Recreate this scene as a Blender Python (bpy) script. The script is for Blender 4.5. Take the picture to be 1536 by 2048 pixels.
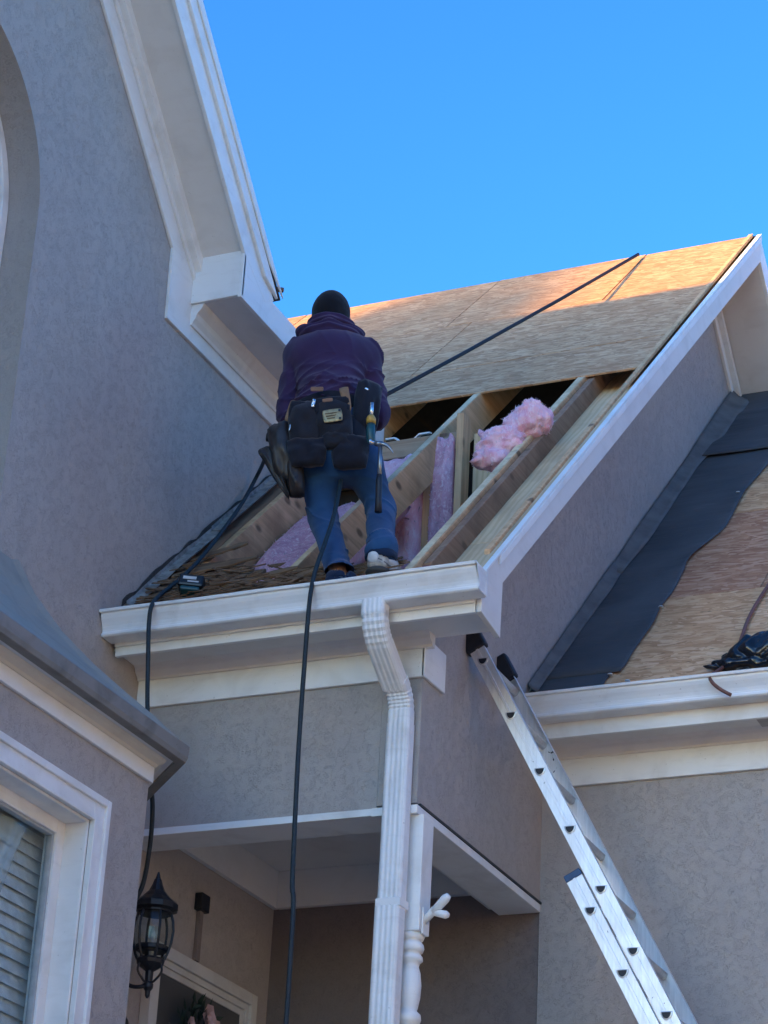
import bpy, bmesh, math, random
import numpy as np
from mathutils import Vector, Matrix
from mathutils.geometry import tessellate_polygon
random.seed(7)
scene = bpy.context.scene
for o in list(bpy.data.objects):
    bpy.data.objects.remove(o, do_unlink=True)
COL = scene.collection

# ------------------------------------------------------------------ camera
# metres, x right along the porch front, y into the picture, z up; the lens is the origin, the lawn is at z = GROUND
GROUND = -1.65
R = np.array([[0.91618058, 0.39752992, 0.05082418],
              [-0.12996602, 0.41467725, -0.90063956],
              [-0.37910681, 0.81854306, 0.43158462]])
FPX = 4827.0
cam = bpy.data.cameras.new('camera')
camo = bpy.data.objects.new('camera', cam); COL.objects.link(camo)
cam.sensor_fit = 'VERTICAL'; cam.sensor_height = 36.0; cam.lens = FPX / 2048 * 36
cam.clip_start = 0.05; cam.clip_end = 1000
camo.matrix_world = Matrix(((R[0][0], -R[1][0], -R[2][0], 0), (R[0][1], -R[1][1], -R[2][1], 0),
                            (R[0][2], -R[1][2], -R[2][2], 0), (0, 0, 0, 1)))
scene.camera = camo

# ------------------------------------------------------------------ sky, sun, exposure
SUN_EL = math.radians(9.0)
SUN_DIR = Vector((-0.50, -0.866, 0)).normalized()          # horizontal direction towards the sun
world = bpy.data.worlds.new('World'); scene.world = world; world.use_nodes = True
wn = world.node_tree.nodes; wl = world.node_tree.links
bg = wn['Background']
sky = wn.new('ShaderNodeTexSky'); sky.sky_type = 'NISHITA'; sky.sun_disc = False
sky.sun_elevation = SUN_EL
sky.sun_rotation = math.atan2(SUN_DIR.x, SUN_DIR.y)
sky.air_density = 1.0; sky.dust_density = 0.7; sky.ozone_density = 3.5
hs = wn.new('ShaderNodeHueSaturation'); hs.inputs['Saturation'].default_value = 1.12
gm = wn.new('ShaderNodeGamma'); gm.inputs['Gamma'].default_value = 1.35
wl.new(sky.outputs[0], hs.inputs['Color']); wl.new(hs.outputs[0], gm.inputs['Color']); wl.new(gm.outputs[0], bg.inputs['Color'])
bg.inputs['Strength'].default_value = 0.15
sl = bpy.data.lights.new('sun', 'SUN'); sl.energy = 3.0; sl.angle = math.radians(0.9); sl.color = (1.0, 0.54, 0.09)
so = bpy.data.objects.new('sun', sl); COL.objects.link(so)
sd = Vector((SUN_DIR.x * math.cos(SUN_EL), SUN_DIR.y * math.cos(SUN_EL), math.sin(SUN_EL)))
so.rotation_euler = sd.to_track_quat('Z', 'Y').to_euler()
vs = scene.view_settings
vs.view_transform = 'Standard'; vs.look = 'None'; vs.exposure = 1.85; vs.gamma = 1.0; vs.use_curve_mapping = False

# ------------------------------------------------------------------ points
def ray(x, y):
    return R.T @ np.array([(x - 768) / FPX, (y - 1024) / FPX, 1.0])
def on(x, y, ax, v):                       # the point of the plane ax = v seen at a photo pixel
    d = ray(x, y); return Vector(d * (v / d['XYZ'.index(ax)]))
def onroof(x, y, m, c):                    # the point of the roof plane z = m*y + c
    d = ray(x, y); return Vector(d * (c / (d[2] - m * d[1])))

# ------------------------------------------------------------------ object helpers
def mesh(name, verts, faces, mat, parent=None, smooth=False, bevel=0, segs=2):
    me = bpy.data.meshes.new(name)
    me.from_pydata([tuple(v) for v in verts], [], faces)
    bm = bmesh.new(); bm.from_mesh(me)
    bmesh.ops.recalc_face_normals(bm, faces=bm.faces); bm.to_mesh(me); bm.free()
    if smooth:
        me.polygons.foreach_set('use_smooth', [True] * len(me.polygons))
    o = bpy.data.objects.new(name, me); COL.objects.link(o)
    if mat: me.materials.append(mat)
    if parent:
        o.parent = parent
        o.matrix_parent_inverse = parent.matrix_world.inverted()
    if bevel:
        b = o.modifiers.new('bevel', 'BEVEL'); b.width = bevel; b.segments = segs; b.limit_method = 'ANGLE'; b.angle_limit = math.radians(40)
    return o
def tag(o, label=None, cat=None, group=None, kind=None):
    for k, v in (('label', label), ('category', cat), ('group', group), ('kind', kind)):
        if v: o[k] = v
    return o
def empty(name, loc, label, cat, group=None):
    o = bpy.data.objects.new(name, None); COL.objects.link(o); o.location = loc; o.empty_display_size = 0.1
    o.matrix_world = Matrix.Translation(loc)
    return tag(o, label, cat, group)
class MB:
    def __init__(s): s.v = []; s.f = []
    def add(s, v, f):
        n = len(s.v); s.v += [tuple(q) for q in v]; s.f += [tuple(i + n for i in q) for q in f]; return s
    def box(s, x0, x1, y0, y1, z0, z1):
        v = [(x, y, z) for x in (x0, x1) for y in (y0, y1) for z in (z0, z1)]
        return s.add(v, [(0, 1, 3, 2), (4, 6, 7, 5), (0, 4, 5, 1), (2, 3, 7, 6), (0, 2, 6, 4), (1, 5, 7, 3)])
    def prism(s, poly, ax, a, b):          # polygon in the two other axes, extruded along ax
        n = len(poly)
        def P(p, t): return {'X': (t, p[0], p[1]), 'Y': (p[0], t, p[1]), 'Z': (p[0], p[1], t)}[ax]
        v = [P(p, a) for p in poly] + [P(p, b) for p in poly]
        tri = tessellate_polygon([[Vector((p[0], p[1], 0)) for p in poly]])
        f = [tuple(t) for t in tri] + [tuple(i + n for i in t) for t in tri]
        f += [(i, (i + 1) % n, (i + 1) % n + n, i + n) for i in range(n)]
        return s.add(v, f)
    def obox(s, c, ax, ay, az, sx, sy, sz):
        c, ax, ay, az = Vector(c), Vector(ax), Vector(ay), Vector(az)
        v = [c + ax * (sx * i) + ay * (sy * j) + az * (sz * k) for i in (-.5, .5) for j in (-.5, .5) for k in (-.5, .5)]
        return s.add(v, [(0, 1, 3, 2), (4, 6, 7, 5), (0, 4, 5, 1), (2, 3, 7, 6), (0, 2, 6, 4), (1, 5, 7, 3)])
    def tube(s, pts, rad, n=10, cap=True):
        pts = [Vector(p) for p in pts]
        rs = rad if hasattr(rad, '__len__') else [rad] * len(pts)
        t0 = (pts[1] - pts[0]).normalized()
        a = Vector((0, 0, 1)) if abs(t0.z) < .9 else Vector((1, 0, 0))
        u = t0.cross(a).normalized(); base = len(s.v)
        for i, p in enumerate(pts):
            t = (pts[min(i + 1, len(pts) - 1)] - pts[max(i - 1, 0)]).normalized()
            u = (u - t * u.dot(t)).normalized(); w = t.cross(u)
            for k in range(n):
                an = 2 * math.pi * k / n
                s.v.append(tuple(p + (u * math.cos(an) + w * math.sin(an)) * rs[i]))
        for i in range(len(pts) - 1):
            for k in range(n):
                a0 = base + i * n + k; a1 = base + i * n + (k + 1) % n
                s.f.append((a0, a1, a1 + n, a0 + n))
        if cap:
            s.f.append(tuple(base + k for k in range(n))); e = base + (len(pts) - 1) * n
            s.f.append(tuple(e + k for k in range(n)))
        return s
    def lathe(s, prof, c, n=24):           # (radius, z) profile about a vertical axis at c
        base = len(s.v)
        for r, z in prof:
            for k in range(n):
                an = 2 * math.pi * k / n
                s.v.append((c[0] + r * math.cos(an), c[1] + r * math.sin(an), c[2] + z))
        for i in range(len(prof) - 1):
            for k in range(n):
                a0 = base + i * n + k; a1 = base + i * n + (k + 1) % n
                s.f.append((a0, a1, a1 + n, a0 + n))
        s.f.append(tuple(base + k for k in range(n))); e = base + (len(prof) - 1) * n
        s.f.append(tuple(e + k for k in range(n)))
        return s
    def build(s, name, mat, parent=None, smooth=False, bevel=0, segs=2):
        return mesh(name, s.v, s.f, mat, parent, smooth, bevel, segs)
def spline(pts, n=8):                      # Catmull-Rom through points
    pts = [Vector(p) for p in pts]; P = [pts[0] * 2 - pts[1]] + pts + [pts[-1] * 2 - pts[-2]]; out = []
    for i in range(1, len(P) - 2):
        for k in range(n):
            t = k / n; a, b, c, d = P[i - 1], P[i], P[i + 1], P[i + 2]
            out.append(0.5 * ((2 * b) + (c - a) * t + (2 * a - 5 * b + 4 * c - d) * t * t + (3 * b - a - 3 * c + d) * t ** 3))
    out.append(pts[-1]); return out

# ------------------------------------------------------------------ materials
class NM:
    def __init__(s, name, rough=.6, metal=0.0, spec=None):
        s.m = bpy.data.materials.new(name); s.m.use_nodes = True
        s.n = s.m.node_tree.nodes; s.l = s.m.node_tree.links; s.b = s.n['Principled BSDF']
        s.b.inputs['Roughness'].default_value = rough; s.b.inputs['Metallic'].default_value = metal
        if spec is not None: s.b.inputs['Specular IOR Level'].default_value = spec
        s.h = None
    def pos(s, scale=(1, 1, 1), obj=False):
        mp = s.n.new('ShaderNodeMapping'); mp.inputs['Scale'].default_value = scale
        if obj:
            tc = s.n.new('ShaderNodeTexCoord'); oi = s.n.new('ShaderNodeObjectInfo')
            add = s.n.new('ShaderNodeVectorMath'); add.operation = 'ADD'
            mul = s.n.new('ShaderNodeMath'); mul.operation = 'MULTIPLY'; mul.inputs[1].default_value = 37.0
            s.l.new(oi.outputs['Random'], mul.inputs[0]); s.l.new(tc.outputs['Object'], add.inputs[0]); s.l.new(mul.outputs[0], add.inputs[1])
            s.l.new(add.outputs[0], mp.inputs['Vector'])
        else:
            g = s.n.new('ShaderNodeNewGeometry'); s.l.new(g.outputs['Position'], mp.inputs['Vector'])
        return mp.outputs[0]
    def noise(s, vec, scale, detail=3, dist=0.0, rough=.55):
        t = s.n.new('ShaderNodeTexNoise'); t.inputs['Scale'].default_value = scale; t.inputs['Detail'].default_value = detail
        t.inputs['Distortion'].default_value = dist; t.inputs['Roughness'].default_value = rough
        s.l.new(vec, t.inputs['Vector']); return t.outputs['Fac']
    def voro(s, vec, scale, feature='F1', out='Color', rnd=1.0):
        t = s.n.new('ShaderNodeTexVoronoi'); t.feature = feature; t.inputs['Scale'].default_value = scale
        t.inputs['Randomness'].default_value = rnd
        s.l.new(vec, t.inputs['Vector']); return t.outputs[out]
    def ramp(s, fac, stops, interp='LINEAR'):
        r = s.n.new('ShaderNodeValToRGB'); e = r.color_ramp; e.interpolation = interp
        while len(e.elements) < len(stops): e.elements.new(0.5)
        for el, (p, c) in zip(e.elements, stops):
            el.position = p; c = c if hasattr(c, '__len__') else (c, c, c); el.color = (*c, 1)
        s.l.new(fac, r.inputs['Fac']); return r.outputs['Color']
    def mix(s, fac, a, b, mode='MIX'):
        m = s.n.new('ShaderNodeMix'); m.data_type = 'RGBA'; m.blend_type = mode
        for v, i in ((fac, 0), (a, 6), (b, 7)):
            if hasattr(v, 'is_output'): s.l.new(v, m.inputs[i])
            elif i == 0: m.inputs[0].default_value = v
            else: m.inputs[i].default_value = (*v, 1)
        return m.outputs[2]
    def math(s, op, a, b=0.0):
        m = s.n.new('ShaderNodeMath'); m.operation = op
        for i, v in enumerate((a, b)):
            if hasattr(v, 'is_output'): s.l.new(v, m.inputs[i])
            else: m.inputs[i].default_value = v
        return m.outputs[0]
    def col(s, c):
        if hasattr(c, 'is_output'): s.l.new(c, s.b.inputs['Base Color'])
        else: s.b.inputs['Base Color'].default_value = (*c, 1)
        return s
    def rough(s, r): s.l.new(r, s.b.inputs['Roughness']); return s
    def bump(s, h, strength=.5, dist=.005):
        b = s.n.new('ShaderNodeBump'); b.inputs['Strength'].default_value = strength; b.inputs['Distance'].default_value = dist
        s.l.new(h, b.inputs['Height'])
        if s.h is not None: s.l.new(s.h, b.inputs['Normal'])
        s.h = b.outputs[0]; s.l.new(s.h, s.b.inputs['Normal']); return s

def m_stucco(name, base, dark):
    k = NM(name, .88, spec=.25); p = k.pos()
    big = k.noise(p, 1.3, 4, .4)
    worm = k.noise(p, 38, 3, 2.4); line = k.ramp(k.math('ABSOLUTE', k.math('SUBTRACT', worm, .5)), [(0.0, 1.0), (.035, .0)])
    gate = k.ramp(k.noise(p, 24, 2, .5), [(.40, 0.0), (.56, 1.0)])
    flk = k.math('MULTIPLY', line, gate)
    sand = k.noise(p, 170, 4, .2, .75)
    streak = k.noise(k.pos((7, 7, .5)), 1, 3)
    c = k.mix(k.ramp(big, [(.3, 0.0), (.7, 1.0)]), base, dark)
    c = k.mix(k.math('MULTIPLY', k.ramp(streak, [(.5, 0.0), (.75, 1.0)]), .22), c, tuple(v * .75 for v in base))
    c = k.mix(k.math('MULTIPLY', flk, .25), c, tuple(v * .45 for v in dark))
    c = k.mix(k.math('MULTIPLY', k.ramp(sand, [(.35, 1.0), (.55, 0.0)]), .22), c, tuple(v * .6 for v in dark))
    k.col(c)
    k.bump(k.math('SUBTRACT', k.math('MULTIPLY', sand, .7), k.math('MULTIPLY', flk, .45)), .7, .005)
    k.bump(k.noise(p, 34, 3, .8), .2, .006)
    return k.m
def m_paint(name, base, dirt, amt=.4, rough=.5):
    k = NM(name, rough, spec=.4); p = k.pos()
    d = k.ramp(k.noise(p, 5, 5, .6), [(.48, 0.0), (.75, 1.0)])
    d2 = k.ramp(k.noise(k.pos((1.2, 1.2, 9)), 4, 4, .3), [(.55, 0.0), (.8, 1.0)])
    c = k.mix(k.math('MULTIPLY', d, amt), base, dirt); c = k.mix(k.math('MULTIPLY', d2, amt * .5), c, dirt)
    sp = k.ramp(k.noise(p, 55, 2), [(.72, 0.0), (.76, 1.0)])
    c = k.mix(k.math('MULTIPLY', sp, amt * .8), c, tuple(v * .5 for v in dirt))
    k.col(c); k.bump(k.noise(p, 60, 3), .12, .003); k.bump(k.noise(p, 2.5, 2), .15, .02); return k.m
def m_osb(name, tones, streak=.5):
    k = NM(name, .75, spec=.25); p = k.pos((1, 1, 1), True)
    w = k.noise(p, 2.5, 3)
    nv = k.n.new('ShaderNodeTexNoise'); nv.inputs['Scale'].default_value = 9; nv.inputs['Detail'].default_value = 3; k.l.new(p, nv.inputs['Vector'])
    def layer(sx, sy, ang, warp):
        mp = k.n.new('ShaderNodeMapping'); mp.inputs['Rotation'].default_value = (0, 0, ang); k.l.new(p, mp.inputs['Vector'])
        m2 = k.n.new('ShaderNodeMapping'); m2.inputs['Scale'].default_value = (sx, sy, 1); k.l.new(mp.outputs[0], m2.inputs['Vector'])
        sc = k.n.new('ShaderNodeVectorMath'); sc.operation = 'SCALE'; sc.inputs['Scale'].default_value = warp; k.l.new(nv.outputs['Color'], sc.inputs[0])
        ad = k.n.new('ShaderNodeVectorMath'); ad.operation = 'ADD'; k.l.new(m2.outputs[0], ad.inputs[0]); k.l.new(sc.outputs[0], ad.inputs[1])
        sp = k.n.new('ShaderNodeSeparateColor'); k.l.new(k.voro(ad.outputs[0], 1.0), sp.inputs[0]); return sp.outputs[0], sp.outputs[1]
    a1, a2 = layer(13, 46, .12, 1.3); b1, b2 = layer(17, 48, -.35, 1.2); c1, c2 = layer(20, 44, .7, 1.0)
    pick = k.math('GREATER_THAN', a2, .42); pick2 = k.math('GREATER_THAN', b2, .5)
    f = k.n.new('ShaderNodeMix'); k.l.new(pick, f.inputs[0]); g = k.n.new('ShaderNodeMix'); k.l.new(pick2, g.inputs[0])
    k.l.new(c1, g.inputs[2]); k.l.new(b1, g.inputs[3]); k.l.new(g.outputs[0], f.inputs[2]); k.l.new(a1, f.inputs[3])
    fl = f.outputs[0]
    c = k.ramp(fl, [(.05, tones[0]), (.35, tones[1]), (.65, tones[2]), (.95, tones[3])])
    grain = k.noise(k.pos((9, 120, 1), True), 1.4, 3, .3)
    c = k.mix(k.math('MULTIPLY', k.ramp(grain, [(.34, 1.0), (.5, 0.0)]), streak * .6), c, tuple(v * .6 for v in tones[0]))
    spk = k.noise(k.pos((18, 60, 1), True), 1.0, 2, .2)
    c = k.mix(k.math('MULTIPLY', k.ramp(spk, [(.70, 0.0), (.73, 1.0)]), .8), c, (.06, .035, .02))
    c = k.mix(k.math('MULTIPLY', k.ramp(w, [(.4, 0.0), (.7, 1.0)]), .4), c, tones[0])
    k.col(c); k.bump(fl, .45, .004); k.bump(grain, .25, .002); return k.m
def m_wood(name, light, dark, axis='Y', knots=.7, gs=1.0):
    k = NM(name, .7, spec=.25)
    sc = {'X': (1.2, 26, 26), 'Y': (26, 1.2, 26), 'Z': (26, 26, 1.2)}[axis]
    sc = tuple(v * gs for v in sc)
    g = k.noise(k.pos(sc, True), 1.0, 4, .8); g2 = k.noise(k.pos(tuple(v * 3.2 for v in sc), True), 1.0, 3)
    c = k.mix(k.ramp(g, [(.3, 0.0), (.7, 1.0)]), light, dark)
    c = k.mix(k.math('MULTIPLY', k.ramp(g2, [(.5, 0.0), (.75, 1.0)]), .45), c, tuple(v * .6 for v in dark))
    kn = k.voro(k.pos(tuple(4.2 * gs if v < 3 * gs else 8 * gs for v in sc), True), 1.0, 'F1', 'Distance')
    c = k.mix(k.math('MULTIPLY', k.ramp(kn, [(.10, 1.0), (.20, 0.0)]), knots), c, (.05, .025, .014))
    st = k.noise(k.pos((3, 3, 3), True), 1.0, 4)
    c = k.mix(k.math('MULTIPLY', k.ramp(st, [(.48, 0.0), (.66, 1.0)]), .6), c, tuple(v * .55 for v in dark))
    k.col(c); k.bump(g, .25, .003); return k.m
def m_plain(name, c, rough=.6, metal=0.0, var=.25, vs_=20, bump=0.0, bs=80):
    k = NM(name, rough, metal); p = k.pos()
    f = k.ramp(k.noise(p, vs_, 4), [(.35, 0.0), (.7, 1.0)])
    k.col(k.mix(f, c, tuple(v * (1 - var) for v in c)))
    if bump: k.bump(k.noise(p, bs, 3), bump, .004)
    return k.m

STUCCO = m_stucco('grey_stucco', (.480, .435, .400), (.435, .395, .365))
STUCCO_IN = m_stucco('porch_shade_stucco', (.26, .215, .20), (.215, .18, .172))  # grey stucco again, darkened to carry the porch's shade
WHITE = m_paint('white_trim_paint', (.83, .83, .81), (.45, .42, .37), .35)
SOFFIT = m_paint('soffit_paint', (.74, .72, .69), (.46, .41, .36), .25, .6)
GUT = m_paint('gutter_enamel', (.80, .81, .81), (.36, .34, .31), .4, .35)
GUTOLD = m_paint('weathered_gutter', (.23, .22, .20), (.09, .085, .075), .8, .65)
CREAM = m_paint('cream_trim_paint', (.66, .62, .53), (.38, .32, .24), .4)
OSB = m_osb('strand_board', [(.44, .220, .105), (.56, .300, .150), (.64, .365, .190), (.73, .455, .26)], .5)
OSB2 = m_osb('strand_board_pale', [(.48, .235, .110), (.61, .325, .160), (.69, .390, .200), (.77, .48, .28)], .4)
OSBR = m_osb('strand_board_reddish', [(.35, .150, .08), (.44, .205, .11), (.51, .26, .145), (.60, .34, .21)], .4)
PINE = m_wood('pine_lumber', (.78, .50, .275), (.60, .35, .175), 'Y')
PINEZ = m_wood('pine_stud', (.75, .48, .27), (.56, .325, .165), 'Z')
PINEX = m_wood('pine_plate', (.52, .40, .28), (.36, .25, .16), 'X')
BROWNL = m_wood('brown_aged_lumber', (.40, .245, .155), (.28, .16, .10), 'Y', .5)
PALE = m_wood('pale_cut_pine', (.86, .68, .44), (.74, .54, .32), 'Y', .2)
OLDW = m_wood('old_weathered_plank', (.30, .185, .105), (.165, .095, .055), 'X', .6)
def m_ply():
    k = NM('plywood_veneer', .7, spec=.25); p = k.pos((9, 1.3, 2), True)
    w = k.n.new('ShaderNodeTexWave'); w.wave_type = 'BANDS'; w.bands_direction = 'X'; w.inputs['Scale'].default_value = 1.1
    w.inputs['Distortion'].default_value = 9; w.inputs['Detail'].default_value = 3; w.inputs['Detail Scale'].default_value = 1.15
    k.l.new(p, w.inputs['Vector'])
    n = k.noise(k.pos((2, 2, 2), True), 1.5, 4)
    c = k.mix(k.ramp(w.outputs['Fac'], [(.3, 0.0), (.8, 1.0)]), (.74, .54, .33), (.65, .455, .265))
    c = k.mix(k.math('MULTIPLY', k.ramp(n, [(.45, 0.0), (.75, 1.0)]), .6), c, (.40, .28, .175))
    k.col(c); return k.m
PLY = m_ply()
def m_pink(name, a, b):
    k = NM(name, .95, spec=.1); p = k.pos((1, 1, .55))
    f = k.noise(p, 11, 5, 1.2, .65); g = k.noise(p, 60, 4, .6, .7)
    c = k.mix(k.ramp(f, [(.35, 0.0), (.65, 1.0)]), a, b)
    c = k.mix(k.math('MULTIPLY', k.ramp(g, [(.52, 0.0), (.68, 1.0)]), .6), c, (.95, .84, .87))
    c = k.mix(k.math('MULTIPLY', k.ramp(k.noise(p, 18, 2, 2.0), [(.68, 0.0), (.74, 1.0)]), .6), c, (.08, .05, .05))
    k.col(c); k.b.inputs['Subsurface Weight'].default_value = 0.0
    k.bump(f, .6, .02); k.bump(g, .5, .006); return k.m
PINK = m_pink('pink_fibreglass', (.90, .62, .70), (.80, .40, .50))
PINKD = m_pink('dusty_pink_fibreglass', (.78, .46, .54), (.54, .27, .35))
def m_felt():
    k = NM('felt_underlayment', .8, spec=.3); p = k.pos()
    c = k.mix(k.ramp(k.noise(p, 2.2, 4, .5), [(.35, 0.0), (.7, 1.0)]), (.060, .063, .070), (.095, .097, .104))
    c = k.mix(k.math('MULTIPLY', k.ramp(k.noise(k.pos((1, 5, 5)), 3, 4), [(.62, 0.0), (.75, 1.0)]), .5), c, (.15, .15, .155))
    k.col(c); k.bump(k.noise(p, 200, 2), .3, .002); k.bump(k.noise(k.pos((.8, 4, 4)), 3, 3), .5, .02); return k.m
FELT = m_felt()
FELTG = m_plain('felt_lit_edge', (.155, .150, .145), .85, 0, .4, 7, .3, 60)  # same felt, lightened for the light its upright edge catches
def m_alu(name, base, splat=True):
    k = NM(name, .38, .6); p = k.pos()
    n = k.noise(k.pos((30, 30, 2)), 3, 4)
    c = k.mix(k.ramp(n, [(.3, 0.0), (.7, 1.0)]), base, tuple(v * .82 for v in base))
    if splat:
        s1 = k.ramp(k.noise(k.pos((1.2, 1.2, .8)), 34, 3, .6), [(.70, 0.0), (.72, 1.0)])
        g = k.ramp(k.noise(p, 3.5, 2), [(.44, 0.0), (.52, 1.0)])
        m = k.math('MULTIPLY', s1, g); c = k.mix(m, c, (.02, .022, .028))
        k.l.new(k.math('SUBTRACT', .6, k.math('MULTIPLY', m, .6)), k.b.inputs['Metallic'])
    k.col(c); k.rough(k.ramp(k.noise(p, 12, 4), [(.3, .28), (.7, .46)])); return k.m
ALU = m_alu('ladder_aluminium', (.86, .86, .86)); ALU2 = m_alu('ladder_rung_aluminium', (.62, .63, .65), False)
TIN = m_plain('bent_flashing_metal', (.40, .39, .37), .45, .3, .6, 25)
DRIP = m_plain('drip_edge_metal', (.50, .49, .48), .5, .3, .4, 25)
BLACK = m_plain('black_rubber', (.012, .014, .022), .55, 0, .4, 30)
IRON = m_plain('black_iron', (.014, .017, .024), .42, 0, .3, 40)
HOSE = m_plain('dark_teal_rope', (.010, .024, .034), .6, 0, .5, 90, .4, 300)
ROPE = m_plain('black_safety_rope', (.016, .016, .020), .7, 0, .4, 90, .4, 300)
CORD = m_plain('brown_red_cord', (.20, .075, .05), .55, 0, .3, 40)
REDP = m_plain('red_end_paint', (.24, .035, .035), .7, 0, .4, 40)
BAG = m_plain('black_bin_bag', (.008, .009, .012), .22, 0, .3, 8)
DARK = m_plain('attic_shade_wood', (.05, .035, .028), .9)  # wood darkened so its colour carries the attic's shade
BAYM = m_paint('bay_roof_metal', (.30, .295, .26), (.19, .185, .16), .5, .8)
SHINGLE = m_plain('dark_shingle', (.06, .056, .055), .9, 0, .5, 30, .5, 60)

# ------------------------------------------------------------------ ground
def ground():
    k = NM('lawn', .95); p = k.pos()
    c = k.mix(k.ramp(k.noise(p, .6, 5), [(.35, 0.0), (.7, 1.0)]), (.085, .10, .04), (.12, .105, .055))
    k.col(c); k.bump(k.noise(p, 30, 4), .8, .05)
    o = mesh('ground', [(-400, -400, GROUND), (400, -400, GROUND), (400, 400, GROUND), (-400, 400, GROUND)], [(0, 1, 2, 3)], k.m)
    tag(o, kind='structure')
    k = NM('drive_concrete', .85); p = k.pos()
    k.col(k.mix(k.ramp(k.noise(p, 2, 5), [(.35, 0.0), (.7, 1.0)]), (.40, .38, .35), (.32, .30, .28)))
    o = mesh('driveway', [(-3.6, -20, GROUND + .004), (4, -20, GROUND + .004), (4, 9.9, GROUND + .004), (-3.6, 9.9, GROUND + .004)], [(0, 1, 2, 3)], k.m)
    tag(o, kind='structure')
ground()

# ------------------------------------------------------------------ the house
XL, XS, XR = -5.181, -3.806, -3.44        # left wing wall, porch side wall, rake board
YF, YH = 8.70, 10.17                      # porch front, main house wall
M, C = 0.962, -4.014                      # porch roof plane z = M*y + C
YA = 12.94; ZA = M * YA + C               # ridge
MB_, = (0.90,)                            # back slope
M2, C2 = 0.945, -5.226                    # lower right roof
def zr(y): return M * y + C
house = empty('house', (-4.5, 9.5, GROUND), 'grey stucco house with white trim and its entry roof stripped open to the rafters', 'house')
def part(mb, name, mat, bevel=.003, smooth=False, parent=None, label=None):
    o = mb.build(name, mat, parent or house, smooth, bevel)
    if label: o['label'] = label
    return o

# porch front wall above the opening, side (gable) wall, main wall behind
part(MB().box(XL + .002, XS - .181, YF, YF + .2, 3.215, 4.05), 'wall', STUCCO, 0)
gab = [(YF, 3.225), (YH + .05, 3.225), (YH + .05, 3.9), (17.0, 3.9), (17.0, ZA - MB_ * (17.0 - YA) - .2), (YA, ZA - .22), (YF, zr(YF) - .20)]
part(MB().prism(gab, 'X', XS - .18, XS), 'gable_wall', STUCCO, 0)
part(MB().box(XS - .001, 3.0, YH, YH + .2, GROUND, 4.2), 'wall', STUCCO, 0)
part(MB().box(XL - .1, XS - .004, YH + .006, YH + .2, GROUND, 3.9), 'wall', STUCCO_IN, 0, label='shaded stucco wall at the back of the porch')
# underside of the porch beams
part(MB().box(XL + .002, XS - .06, YF - .006, YF + .2, 3.182, 3.214), 'beam_trim', WHITE, .002)
part(MB().box(XS - .2, XS + .006, YF - .008, YH - .002, 3.178, 3.2145), 'beam_trim', WHITE, .002)
part(MB().box(XS - .003, XS + .010, YF + .02, YH - .002, 3.216, 3.226), 'drip_strip', IRON, 0)
# porch ceiling with its deep white frieze
part(MB().box(XL, XS - .1, YF + .1, YH, 3.47, 3.50), 'porch_ceiling', SOFFIT, 0)
part(MB().box(XL + .001, XL + .03, YF + .2, YH - .001, 3.285, 3.47), 'porch_frieze_board', SOFFIT)
part(MB().box(XL + .03, XS - .1, YH - .03, YH + .004, 3.285, 3.47), 'porch_frieze_board', SOFFIT)
part(MB().box(XS - .24, XS - .2, YF + .2, YH - .03, 3.2, 3.47), 'porch_frieze_board', SOFFIT)
part(MB().box(XL + .03, XS - .24, YF + .2, YF + .23, 3.2, 3.47), 'porch_frieze_board', SOFFIT)
# porch eave: soffit, fascia, frieze, bed mould
part(MB().box(XL + .002, XR - .03, 8.452, YF + .02, 3.962, 3.975), 'soffit', SOFFIT, .001)
part(MB().box(XL + .02, XR - .028, 8.43, 8.452, 3.925, 4.085), 'fascia', WHITE)
part(MB().box(XL + .02, XR - .028, 8.418, 8.43, 3.965, 4.06), 'fascia', WHITE)
part(MB().box(XL + .002, XS + .012, YF - .018, YF, 3.778, 3.93), 'frieze_board', WHITE)
bed = [(YF - .018, 3.905), (YF - .028, 3.905), (YF - .03, 3.915), (YF - .055, 3.935), (YF - .06, 3.95), (YF - .075, 3.962), (YF, 3.962), (YF, 3.905)]
part(MB().prism(bed, 'X', XL + .003, XS + .05), 'bed_moulding', SOFFIT, 0)
# frieze returning round the corner with its pointed end
part(MB().prism([(YF - .018, 3.778), (YF + .215, 3.785), (YF + .215, 3.962), (YF - .018, 3.962)], 'X', XS, XS + .014), 'frieze_board', WHITE)
corner_chop = [(YF - .018, 3.778), (YF - .018, 3.962), (YF + .20, 3.962), (YF + .20, 3.795)]
# rake: board along the slope with the dropped end piece
H = .165
def rb(y, o=0): return zr(y) - o
rake = [(8.43, 3.925), (8.65, 3.895), (8.66, rb(8.66, .165)), (YA, ZA - .20), (YA, ZA), (8.43, zr(8.43) - .005)]
part(MB().prism(rake, 'X', XR - .024, XR), 'rake_board', SOFFIT)
brake = [(YA + .001, ZA - .20), (YA + .001, ZA), (16.9, ZA - MB_ * (16.9 - YA)), (16.9, ZA - MB_ * (16.9 - YA) - .2)]
part(MB().prism(brake, 'X', XR - .024, XR), 'rake_board', WHITE)
# drip edge and shingle mould strips along the rake
part(MB().prism([(8.44, zr(8.44) - .004), (YA, ZA - .006), (YA, ZA + .006), (8.44, zr(8.44) + .008)], 'X', XR - .018, XR + .010), 'drip_edge', WHITE, 0)
part(MB().prism([(8.6, zr(8.6) - .05), (YA, ZA - .052), (YA, ZA - .008), (8.6, zr(8.6) - .006)], 'X', XR, XR + .012), 'shingle_mould', WHITE, .003)
part(MB().prism([(8.62, zr(8.62) - .004), (YA, ZA - .006), (YA, ZA + .02), (8.62, zr(8.62) + .02)], 'X', XR - .075, XR - .047), 'sub_fascia', PINE, .002)
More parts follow.
